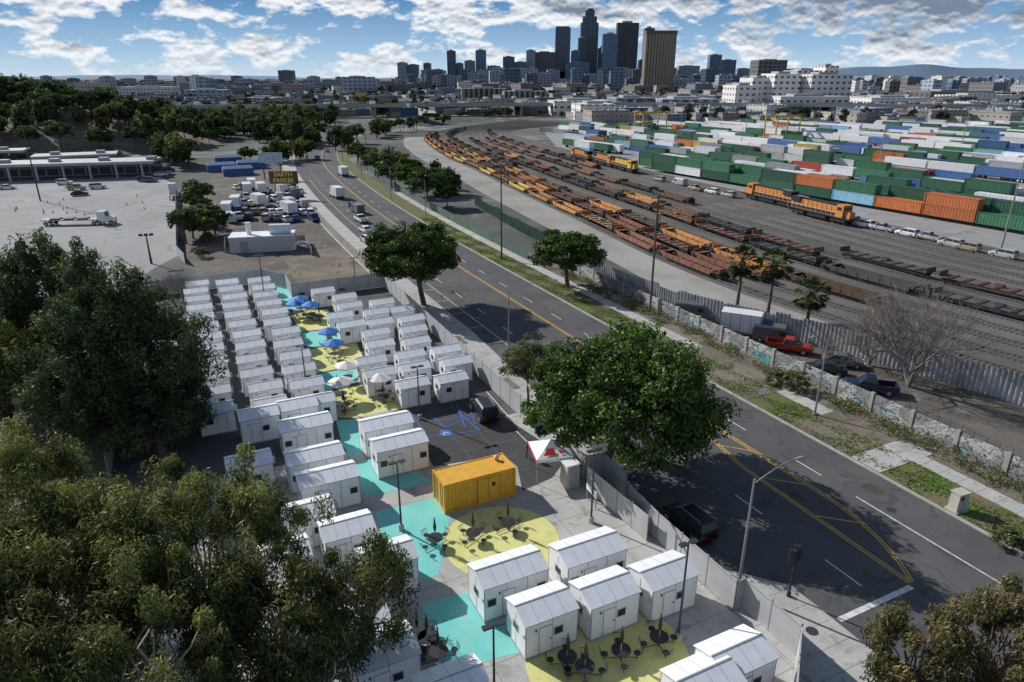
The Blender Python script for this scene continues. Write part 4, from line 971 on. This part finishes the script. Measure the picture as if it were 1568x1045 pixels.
fa_w=FAC('facade_white',(.66,.64,.60),(.12,.13,.15),6,5,3.2,(.55,.55,.53),.8,.08)
fa_s=FAC('facade_slot',(.05,.045,.055),(.025,.025,.035),9,400,3,(.08,.08,.09),.4,.05)
def ubank(mb,wx,dy,z,m):
    mb.box(-wx*.8,wx*.8,-dy*.8,dy*.8,z,z*1.10,m); mb.box(-wx*.52,wx*.52,-dy*.5,dy*.5,z*1.10,z*1.2,m); mb.cyl((0,0,z*1.2),(0,0,z*1.225),wx*.45,wx*.4,m,16)
def curved(mb,wx,dy,z,m):
    mb.loft([[(-wx,-dy,z),(wx,-dy,z),(wx,dy,z),(-wx,dy,z)],[(-wx*.9,-dy,z*1.04),(wx*.7,-dy,z*1.04),(wx*.7,dy,z*1.04),(-wx*.9,dy,z*1.04)]],m)
def pyr(mb,wx,dy,z,m): mb.loft([[(-wx*.7,-dy*.7,z),(wx*.7,-dy*.7,z),(wx*.7,dy*.7,z),(-wx*.7,dy*.7,z)],[(-wx*.1,-dy*.1,z*1.18),(wx*.1,-dy*.1,z*1.18),(wx*.1,dy*.1,z*1.18),(-wx*.1,dy*.1,z*1.18)]],m)
def finn(mb,wx,dy,z,m):
    for i in range(10): x=-wx+2*wx*(i+.5)/10; mb.box(x-.9,x+.9,-dy-1.2,-dy,0,z,M('fin_tan',(.36,.29,.22),.8,.05,1))
    mb.box(-wx*1.02,wx*1.02,-dy*1.03-1,dy*1.03,z,z+7,M('crown_brown',(.12,.10,.09),.8,.05,1))
SK=[(608,622,96,fa_g,None),(623,640,99,fa_b,None),(648,659,97,fa_d,None),(662,682,108,fa_g,None),(684,697,78,fa_d,None),(697,709,97,fa_b,None),(711,727,93,fa_g,None),(728,744,77,fa_b,None),(746,766,101,fa_g,None),(770,788,87,fa_d,None),(788,806,95,fa_b,None),(806,820,77,fa_g,None),(818,851,80,fa_br,None),(851,874,44,fa_d,curved),(875,889,78,fa_b,None),(886,900,58,fa_d,None),(890,917,35,fa_d,ubank),(916,935,74,fa_b,pyr),(924,947,52,fa_b,None),(946,979,35,fa_s,None),(979,992,92,fa_d,None),(988,1003,43,fa_d,None),(1040,1072,101,fa_g,None),(1000,1020,92,fa_b,None),(1088,1106,84,fa_b,None),(1106,1128,92,fa_b,None),(1130,1150,105,fa_g,None),(425,447,108,fa_br,None),(470,482,118,fa_g,None),(866,903,96,fa_b,None),(936,966,105,fa_g,None),(846,866,110,fa_d,None)]
for i,(x0,x1,yt,m,e) in enumerate(SK): bld('office_tower' if m is not fa_g else 'apartment_tower',x0,x1,yt,3250+(i*37%9)*28,45,m,0,e)
bld('slab_office_tower',990,1037,52,1750,30,fa_t,0,finn)
for i in range(130):
    x=random.uniform(600,1140); w_=random.uniform(7,24); yt=random.uniform(104,124) if 640<x<1100 else random.uniform(114,126)
    bld('mid_rise_building',x,x+w_,yt,random.uniform(1900,3100),30,random.choice([fa_g,fa_b,fa_br,fa_g,fa_d]),random.uniform(-.3,.3))
for i in range(110):
    x=random.choice([random.uniform(-40,600),random.uniform(1140,1620),random.uniform(1140,1620)]); w_=random.uniform(5,18)
    bld('mid_rise_building',x,x+w_,random.uniform(116,126),random.uniform(1300,2800),30,random.choice([fa_g,fa_b,fa_br,fa_g,fa_w]),random.uniform(-.3,.3))
for x0,x1,yt,Y in [(1124,1162,131,660),(1150,1192,119,700),(1184,1226,113,690),(1218,1262,108,740),(1240,1306,114,680),(1262,1283,101,735),(1190,1300,148,640)]:
    bld('white_concrete_building',x0,x1,yt,Y,30,fa_w,.12)
for x0,x1,yt,Y,m in [(1160,1206,92,1500,fa_br),(705,775,136,1000,fa_t),(770,835,140,950,fa_t),(845,935,155,640,fa_w),(940,1000,150,720,fa_g),(885,940,160,560,fa_w),(1010,1100,152,700,fa_g),(1330,1420,150,760,fa_w),(1420,1520,140,900,fa_br),(1460,1568,146,850,fa_w),(520,570,118,1500,fa_g),(370,420,150,900,fa_w),(180,260,133,1300,fa_w),(280,340,138,1200,fa_g)]:
    bld('warehouse_building',x0,x1,yt,Y,40,m,.1)
LB=[]
for i in range(12):
    m=FAC('lowrise_%d'%(i%6),[(.36,.34,.32),(.50,.50,.49),(.20,.20,.21),(.27,.23,.20),(.17,.20,.24),(.42,.39,.34)][i%6],(.07,.08,.095),4,3.6,2.6,[(.40,.41,.42),(.58,.58,.59),(.26,.27,.28),(.33,.31,.30),(.47,.50,.53),(.21,.22,.24)][i%6],.8,.3)
    mb=MB(); wx=random.uniform(7,22);dy=random.uniform(6,15);h=random.uniform(4.5,10); mb.box(-wx,wx,-dy,dy,0,h,m)
    for sx in(-1,1): mb.box(sx*wx-.2,sx*wx+.2,-dy,dy,h,h+.7,m); mb.box(-wx+.2,wx-.2,sx*dy-.2,sx*dy+.2,h,h+.7,m)
    for k in range(4): a_=random.uniform(-wx*.8,wx*.6);b_=random.uniform(-dy*.7,dy*.5); mb.box(a_,a_+random.uniform(1,3),b_,b_+random.uniform(1,3),h,h+random.uniform(.8,2),m_gr)
    if i%3==0: mb.box(wx+.25,wx*1.6,-dy*.6,dy*.8,0,h*.6,m)
    LB.append(mb.mesh('low_rise_building'))
def okspot(px,py,x,y):
    a_,b_=toAB(x,y)
    if abs(a_-(41.6+SH(b_)))<18 and b_<600: return False
    if px<640: lim=182 if px>255 else 232
    elif px<870: lim=176
    else: lim=190
    if py>lim: return False
    if 640<px<870 and 181<py: return False
    if y>380 and y<620 and -80<x<60: return False
    if px<260 and 178<py: return False
    return True
n=0
while n<2200:
    px=random.uniform(-60,1630); py=121.5+75*random.random()**1.7; x,y=P(px,py)
    n+=1
    if y>9000 or not okspot(px,py,x,y): continue
    s=random.uniform(.5,1.1)*(1.0 if y<1500 else 1.6)
    put('low_rise_building',random.choice(LB),(x,y,0),random.choice([TH,TH+math.pi/2,.15,1.7]),(s,s,s*random.uniform(.7,1.2)*(1 if y<1500 else 1.3)))
# ================= TREES
def gen_tree(rx,h,mat,style='dome',ncl=60,npc=40,L=.35,W=.2,csz=1.1,bark=BARK,tr=.25):
    q=Q(); zc=h-rx*.72 if style=='dome' else h*.56; rz=(h-zc)
    trunk=(0,0,max(zc-rz*.75,h*.18))
    q.tube([(0,0,-.2),(.05,.03,trunk[2]*.5),trunk],[tr*1.3,tr,tr*.8],0)
    crown(q,(0,0,zc),rx,rz,ncl,npc,csz,L,W,style,trunk=trunk,nlimb=8,lr=tr*.5,zmin=-.5 if style=='dome' else -.9)
    return q.mesh('tree',[bark,mat])
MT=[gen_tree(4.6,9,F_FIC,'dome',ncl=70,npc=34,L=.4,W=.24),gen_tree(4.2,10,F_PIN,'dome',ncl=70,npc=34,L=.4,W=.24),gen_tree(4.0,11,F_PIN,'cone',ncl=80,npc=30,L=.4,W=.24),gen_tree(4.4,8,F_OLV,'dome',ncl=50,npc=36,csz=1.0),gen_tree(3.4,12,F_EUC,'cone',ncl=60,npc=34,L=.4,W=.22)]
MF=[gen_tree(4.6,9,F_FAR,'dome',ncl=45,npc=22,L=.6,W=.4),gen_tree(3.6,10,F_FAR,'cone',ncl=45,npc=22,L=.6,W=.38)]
E=bpy.data.objects.new('distant_trees',None); COL.objects.link(E)
k=0
while k<1300:
    k+=1; px=random.uniform(-60,1630); py=122+75*random.random()**1.5; x,y=P(px,py)
    if y>6000 or not okspot(px,py,x,y): continue
    s=random.uniform(.6,1.2)*(1 if y<1500 else 1.4); put('tree',random.choice(MF),(x,y,0),random.random()*6,s,parent=E)
hc=np.array(P(15,238)); GX,GY=24,24; hx,hy=110,85
hc=hc+np.array([-38,55])
def hz_(x,y): r=((x-hc[0])/hx)**2+((y-hc[1])/hy)**2; return 20*max(0,1-r)**1.2
vv=[(hc[0]+(i/GX*2-1)*hx,hc[1]+(j/GY*2-1)*hy) for j in range(GY+1) for i in range(GX+1)]
me=bpy.data.meshes.new('hill'); me.from_pydata([(x,y,hz_(x,y)-.3) for x,y in vv],[],[(j*(GX+1)+i,j*(GX+1)+i+1,(j+1)*(GX+1)+i+1,(j+1)*(GX+1)+i) for j in range(GY) for i in range(GX)]); me.materials.append(g_dirt)
put('hill',me)
E2=bpy.data.objects.new('hill_trees',None); COL.objects.link(E2)
for i in range(300):
    t=random.random()*6.283; r=random.random()**.5*.97; x=hc[0]+r*hx*math.cos(t);y=hc[1]+r*hy*math.sin(t)
    if proj(x,y,0)[1]>243: continue
    put('tree',random.choice(MT[1:3]+MT[:2]+MT[4:]),(x,y,hz_(x,y)-.4),random.random()*6,random.uniform(.7,1.4),parent=E2)
E3=bpy.data.objects.new('roadside_tree_belt',None); COL.objects.link(E3)
def belt(pxs,n,jit,sc0,sc1,ts=None,par=None):
    for i in range(n):
        t=random.random()*(len(pxs)-1); k=int(t); f=t-k; px=pxs[k][0]*(1-f)+pxs[k+1][0]*f+random.uniform(-jit,jit); py=pxs[k][1]*(1-f)+pxs[k+1][1]*f+random.uniform(-jit,jit)*.3
        x,y=P(px,py); put('tree',random.choice(ts or MT[:3]+[MT[4]]),(x,y,0),random.random()*6,random.uniform(sc0,sc1),parent=par or E3)
belt([(245,215),(330,210),(420,215),(480,220)],70,22,.7,1.4)
belt([(250,240),(270,250),(285,262)],16,12,.8,1.2)
belt([(330,195),(430,190),(520,190)],60,25,.8,1.3)
belt([(300,310),(310,340),(320,360),(285,375)],16,12,.45,.8,[MT[0],MT[3],MT[1]])
belt([(520,232),(560,218),(590,206),(625,200)],18,8,.7,1.1)
belt([(545,240),(580,262),(640,282),(700,300)],26,8,.5,.85)
belt([(350,250),(420,248),(470,245)],14,12,.5,.9)
belt([(640,195),(720,182),(800,176),(900,182)],30,8,.4,.8)
belt([(300,178),(420,172),(560,170),(620,176)],50,16,.8,1.3)
for px,py,s in [(655,316,1.1),(632,300,1.05),(600,288,.95),(575,270,.9),(685,318,.7),(612,262,.8),(668,300,.9),(548,250,.9)]: put('street_tree',MT[0],(*P(px,py),0),random.random()*6,s)
def bigtree(name,base,H_,R,style,mat,ncl,npc,csz,L_,W_,zc=None,rz=None,off=(0,0),tr=.35,bark=BARK,nl=22,zmin=-.45):
    q=Q(); zc=zc or H_-R*.6; rz=rz or H_-zc
    tp=(off[0]*.5,off[1]*.5,max(zc-rz*.8,1.8))
    q.tube([(0,0,-.3),(0.08,0,.4),(off[0]*.2,off[1]*.2,tp[2]*.5),tp],[tr*1.7,tr*1.1,tr,tr*.85],0,8)
    for k in range(4):
        t=k*1.57+.4; m1=(tp[0]+R*.35*math.cos(t),tp[1]+R*.35*math.sin(t),zc-rz*.1); limb(q,tp,m1,tr*.6,tr*.25,5,.8)
    crown(q,(off[0],off[1],zc),R,rz,ncl,npc,csz,L_,W_,style,trunk=tp,nlimb=nl,lr=tr*.3,zmin=zmin)
    me=q.mesh(name,[bark,mat]); put(name,me,(base[0],base[1],0),0); return me
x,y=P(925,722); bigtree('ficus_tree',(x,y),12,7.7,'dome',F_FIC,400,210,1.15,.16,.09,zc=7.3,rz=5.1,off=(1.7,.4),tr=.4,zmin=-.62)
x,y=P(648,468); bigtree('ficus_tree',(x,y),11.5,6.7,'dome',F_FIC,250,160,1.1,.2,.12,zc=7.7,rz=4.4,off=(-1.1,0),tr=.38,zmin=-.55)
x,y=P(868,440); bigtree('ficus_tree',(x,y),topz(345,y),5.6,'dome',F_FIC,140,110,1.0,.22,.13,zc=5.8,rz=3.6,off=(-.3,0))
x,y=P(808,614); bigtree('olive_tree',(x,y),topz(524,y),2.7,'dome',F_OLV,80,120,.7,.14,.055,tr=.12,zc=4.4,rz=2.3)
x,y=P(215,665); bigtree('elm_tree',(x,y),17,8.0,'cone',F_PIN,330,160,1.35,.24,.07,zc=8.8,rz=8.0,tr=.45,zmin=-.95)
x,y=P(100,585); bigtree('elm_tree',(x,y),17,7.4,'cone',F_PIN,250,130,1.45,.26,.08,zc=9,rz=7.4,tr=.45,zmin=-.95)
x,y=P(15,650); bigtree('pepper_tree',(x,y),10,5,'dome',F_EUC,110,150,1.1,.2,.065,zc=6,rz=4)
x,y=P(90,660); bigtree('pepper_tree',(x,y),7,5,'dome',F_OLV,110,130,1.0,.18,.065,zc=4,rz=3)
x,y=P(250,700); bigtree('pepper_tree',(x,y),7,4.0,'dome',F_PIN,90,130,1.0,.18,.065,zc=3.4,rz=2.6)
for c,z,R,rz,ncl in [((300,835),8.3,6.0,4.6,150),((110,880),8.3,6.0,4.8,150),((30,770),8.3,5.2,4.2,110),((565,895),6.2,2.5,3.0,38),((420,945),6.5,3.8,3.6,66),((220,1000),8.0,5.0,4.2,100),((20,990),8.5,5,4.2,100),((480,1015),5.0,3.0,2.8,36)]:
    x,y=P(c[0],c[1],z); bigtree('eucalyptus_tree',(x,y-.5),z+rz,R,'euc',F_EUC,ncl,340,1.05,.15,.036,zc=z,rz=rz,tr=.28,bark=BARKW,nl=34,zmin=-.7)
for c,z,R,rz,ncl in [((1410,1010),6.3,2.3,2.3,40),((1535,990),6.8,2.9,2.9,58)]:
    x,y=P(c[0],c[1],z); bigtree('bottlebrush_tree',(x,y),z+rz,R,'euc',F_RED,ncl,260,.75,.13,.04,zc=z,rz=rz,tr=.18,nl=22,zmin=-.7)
def palm(px,py,pt):
    x,y=P(px,py); h=topz(pt,y)-1.4; q=Q(); q.tube([(0,0,0),(.1,0,h*.5),(0,0,h)],[.28,.2,.2],0); q.tube([(0,0,h-1.4),(0,0,h-.2)],[.3,.55],0)
    for k in range(70):
        t=random.random()*6.283; el=random.uniform(-1.1,1.35); Lf=random.uniform(1.4,1.9); pr=np.array([0,0,h]); d=np.array([math.cos(t)*math.cos(el),math.sin(t)*math.cos(el),math.sin(el)])
        e=pr+d*Lf; q.tube([pr,e],[.03,.02],0,4)
        s_=np.cross(d,[0,0,1.]); s_/=np.linalg.norm(s_)+1e-6
        for j in range(15):
            an=(j/14-.5)*2.6; dd=d*math.cos(an)+s_*math.sin(an); tip=e+dd*1.05; tip[2]-=.15+.15*abs(an); w_=np.cross(dd,[.2,.1,1]); w_/=np.linalg.norm(w_)+1e-6
            q.add(np.array([[e,e+dd*.4+w_*.09,tip,e+dd*.4-w_*.09]]),1,random.uniform(.2,1) if el>-.3 else 0.1)
    put('palm_tree',q.mesh('palm_tree',[BARK,F_PLM]),(x,y,0))
palm(1127,478,385);palm(1175,482,390);palm(1234,500,435)
q=Q()
def br(p,d,l,r,dep):
    e=p+d*l; mid=(p+e)/2+rng.normal(size=3)*l*.06; q.tube([p,mid,e],[r,r*.8,r*.62],0,5 if dep>2 else 3)
    if dep==0: return
    for k in range(3 if dep>1 else 5):
        nd=d+rng.normal(size=3)*.5; nd[2]+=.16; nd/=np.linalg.norm(nd); br(e if k else mid,nd,l*rng.uniform(.66,.88),r*.58,dep-1)
for a_ in range(4):
    t=a_*1.6; br(np.array([0,0,.0]),np.array([.38*math.cos(t),.38*math.sin(t),.9]),2.6,.16,6)
BTM=q.mesh('bare_tree',[M('twig_bark',(0.21,0.185,0.165),.9,.2,2)])
put('bare_tree',BTM,(*P(1390,592),0),0,1.35); put('bare_tree',BTM,(*P(1330,560),0),2,.9); put('bare_tree',BTM,(*AB(-2,114),0),1,.5)
q=Q()
for i in range(190):
    a_=random.uniform(57.6,60);b_=random.uniform(20,100); x,y=AB(a_,b_); n=60; c=np.array([x,y,.35])+rng.normal(size=(n,3))*np.array([.4,.4,.22])*random.uniform(.5,1.6); c[:,2]=np.abs(c[:,2])+.1; q.leaves(c,.12,.05,0,rng.uniform(0,1,n))
for i in range(60):
    b_=random.uniform(14,60); x,y=AB(random.uniform(61,62),b_); n=50; c=np.array([x,y,.3])+rng.normal(size=(n,3))*np.array([.5,.5,.2]); c[:,2]=np.abs(c[:,2])+.05; q.leaves(c,.12,.05,0,rng.uniform(0,1,n))
put('shrubs',q.mesh('shrubs',[F_OLV]))
q=Q(); n=26000; a_=rng.uniform(50.9,55.1,n); b_=rng.uniform(16,160,n); keep=(np.sin(a_*2.1+b_*.35)+np.sin(b_*.9)+rng.normal(size=n)*.6)>-.2; a_=a_[keep];b_=b_[keep]
shf=np.array([SH(v) for v in b_]); c=np.stack([CT*(a_+shf)-ST*b_,ST*(a_+shf)+CT*b_,np.full(len(a_),.18)],1); q.leaves(c,.14,.04,0,rng.uniform(0,1,len(a_)))
n=9000; a_=rng.uniform(-30,-9,n); b_=rng.uniform(20,118,n); c=np.stack([CT*a_-ST*b_,ST*a_+CT*b_,np.full(n,.15)],1); q.leaves(c,.2,.07,0,rng.uniform(0,.6,n))
put('grass',q.mesh('grass',[F_GRS]))
for px,py,s in [(318,372,.35),(335,352,.4),(300,345,.6),(310,395,.3),(1190,590,.3),(1215,598,.35),(1540,835,.25)]: put('bush',MT[3],(*P(px,py),-.6),random.random()*6,s)
mb=MB(); mb.box(-6,6,-2.5,2.5,0,3,m_ac); mb.box(-6.1,6.1,-2.6,2.6,3,3.15,m_rf); mb.box(-4,-2.5,-2.54,-2.5,0,2.3,m_gr); mb.cyl((-2.5,0,3.1),(-2.5,0,5.5),.5,.5,m_rf,12); mb.cyl((1.5,-.5,4.1),(5.5,-.5,4.1),1.0,1.0,m_rf,14)
for x_ in(2,5): mb.box(x_-.2,x_+.2,-1.3,.3,3.1,3.6,m_gr)
mb.obj('process_shed',(*P(405,382),0),TH-.25)
fence('block_wall',[P(345,388),P(346,372),P(468,372),P(478,392)],1.6,M('block',(0.22,0.21,0.2),.9,.2,1,world=True),m_post)
mb=MB(); pts_=[(0,0,.3),(0,0,1.2),(1.2,0,1.6),(2.4,0,1.2),(2.4,0,.3)]
for p,q_ in zip(pts_[:-1],pts_[1:]): mb.cyl(p,q_,.35,.35,m_rf,10)
mb.obj('pipe_valve_assembly',(*P(452,384),0),TH)
def board(name,px,py,x0,x1,yt,yb,m,txt=None,tm=None):
    x,y=P(px,py); k=y/(F*cp-(yt-522.5)*sp); zt=topz(yt,y); zb=topz(yb,y); w_=(x1-x0)*k/2
    e=bpy.data.objects.new(name,None); e.location=(x,y,0); COL.objects.link(e)
    mb=MB(); mb.box(-w_,w_,-.15,.15,zb,zt,m)
    for s in(-.7,.7): mb.box(s*w_-.15,s*w_+.15,.15,.4,0,zb+1,m_dpole)
    mb.box(-w_-.1,w_+.1,-.2,-.15,zt-.12,zt,m_gr); mb.box(-w_-.1,w_+.1,-.2,-.15,zb,zb+.12,m_gr); mb.obj('board',(0,0,0),0,parent=e)
    if txt:
        c=bpy.data.curves.new('lettering','FONT'); c.body=txt; c.size=(zt-zb)*.46; c.align_x='CENTER'; c.align_y='CENTER'; c.extrude=.02; c.offset=.03; c.materials.append(tm)
        o=bpy.data.objects.new('lettering',c); o.location=(0,-.22,(zt+zb)/2); o.rotation_euler=(math.pi/2,0,0); COL.objects.link(o); o.parent=e
board('yard_sign',438,304,417,461,262,282,M('sign_brown',(.10,.07,.03),.7),'EARTH\nPARKER',M('sign_yellow',(.75,.62,.12),.6))
board('billboard',418,275,400,437,234,250,M('sign_pale',(.4,.5,.6),.7,.3,.6))
board('billboard',628,200,614,642,165,179,M('sign_blue',(.03,.06,.15),.7,.3,.6))
board('billboard',553,165,545,560,142,152,M('sign_orange',(.5,.35,.1),.7,.3,.6))
for px,py in [(340,262),(365,268),(385,258),(350,250)]:
    mb=MB(); mb.loft([[(-5,-3,0),(5,-3,0),(5,3,0),(-5,3,0)],[(-5,-2.6,2.4),(5,-2.6,2.4),(5,2.6,2.4),(-5,2.6,2.4)],[(-4.6,-.2,3.2),(4.6,-.2,3.2),(4.6,.2,3.2),(-4.6,.2,3.2)]],M('tarp_blue',(.05,.12,.26),.7,.2,1)); mb.obj('tarp_shed',(*P(px,py),0),TH)
mb=MB()
mh=M('distant_hill',(.16,.24,.34),1,.15,.0005,world=True)  # blue base colour stands in for atmospheric haze over the far ridges
def ridge(Y,x0,x1,h,ph):
    n=90; pr=None
    for i in range(n+1):
        t=i/n; x=x0+(x1-x0)*t; hh=h*(.35+.4*math.sin(math.pi*min(1,t*1.3))+.14*math.sin(9*t+ph)+.07*math.sin(23*t+ph*2)+.04*math.sin(51*t+ph)); hh=max(hh,5)
        c=((x,Y,0),(x,Y+600,hh),(x,Y+2500,0))
        if pr: mb.face([pr[0],c[0],c[1],pr[1]],mh); mb.face([pr[1],c[1],c[2],pr[2]],mh)
        pr=c
ridge(14000,5500,16000,360,1.0); ridge(18000,-16000,-2000,120,2.5); ridge(12000,1500,6500,120,.4)
mb.obj('distant_hills')
# people
m_skin=M('skin',(.35,.2,.13),.6,.05,2); m_hair=M('hair',(.03,.02,.015),.8,.1,4); m_jean=M('trousers',(.04,.05,.09),.8,.1,2)
def person(x,y,rz,shirt):
    V=[(0,0,.95),(0,0,1.15),(0,.0,1.38),(0,0,1.48),(0,.01,1.56),(0,.01,1.68),(.19,0,1.38),(.24,.02,1.12),(.22,-.08,.88),(-.19,0,1.38),(-.24,.02,1.12),(-.21,-.1,.88),(.1,0,.88),(.12,-.03,.5),(.12,.06,.08),(.12,-.12,.05),(-.1,0,.88),(-.12,.06,.5),(-.12,.02,.08),(-.12,-.16,.05),(.22,-.11,.8),(-.21,-.13,.8)]
    Ed=[(0,1),(1,2),(2,3),(3,4),(4,5),(2,6),(6,7),(7,8),(2,9),(9,10),(10,11),(0,12),(12,13),(13,14),(14,15),(0,16),(16,17),(17,18),(18,19),(8,20),(11,21)]
    R_=[.14,.13,.15,.055,.085,.085,.065,.048,.033,.065,.048,.033,.095,.065,.045,.04,.095,.065,.045,.04,.03,.03]
    me=bpy.data.meshes.new('person_skeleton'); me.from_pydata(V,Ed,[]); o=bpy.data.objects.new('person',me); COL.objects.link(o)
    o.modifiers.new('skin','SKIN'); sl=me.skin_vertices[0].data
    for i,r in enumerate(R_): sl[i].radius=(r,r*.85); sl[i].use_root=(i==0)
    o.modifiers.new('sub','SUBSURF').levels=1
    bpy.context.view_layer.update(); dg=bpy.context.evaluated_depsgraph_get()
    m2=bpy.data.meshes.new_from_object(o.evaluated_get(dg)); o.modifiers.clear(); o.data=m2
    m2.materials.clear()
    for m in (m_skin,m_hair,shirt,m_jean,m_blk): m2.materials.append(m)
    for p in m2.polygons:
        c=p.center; p.use_smooth=True
        p.material_index=4 if c.z<.1 else 3 if (c.z<.93 and abs(c.x)<.19) else 0 if (c.z<.92 or c.z>1.47) else 2
        if c.z>1.66 or (c.z>1.57 and c.y>.03): p.material_index=1
    o.location=(x,y,.02); o.rotation_euler=(0,0,rz)
try:
    person(*P(657,600),.3,M('shirt_blue',(.03,.06,.15),.8)); person(*P(808,702),1.0,M('shirt_red',(.4,.03,.03),.8))
except Exception as ex:
    print('person fail',ex)
    for o in list(bpy.data.objects):
        if o.name.startswith('person'): bpy.data.objects.remove(o)
print('containers',cnt,'objects',len(bpy.data.objects))
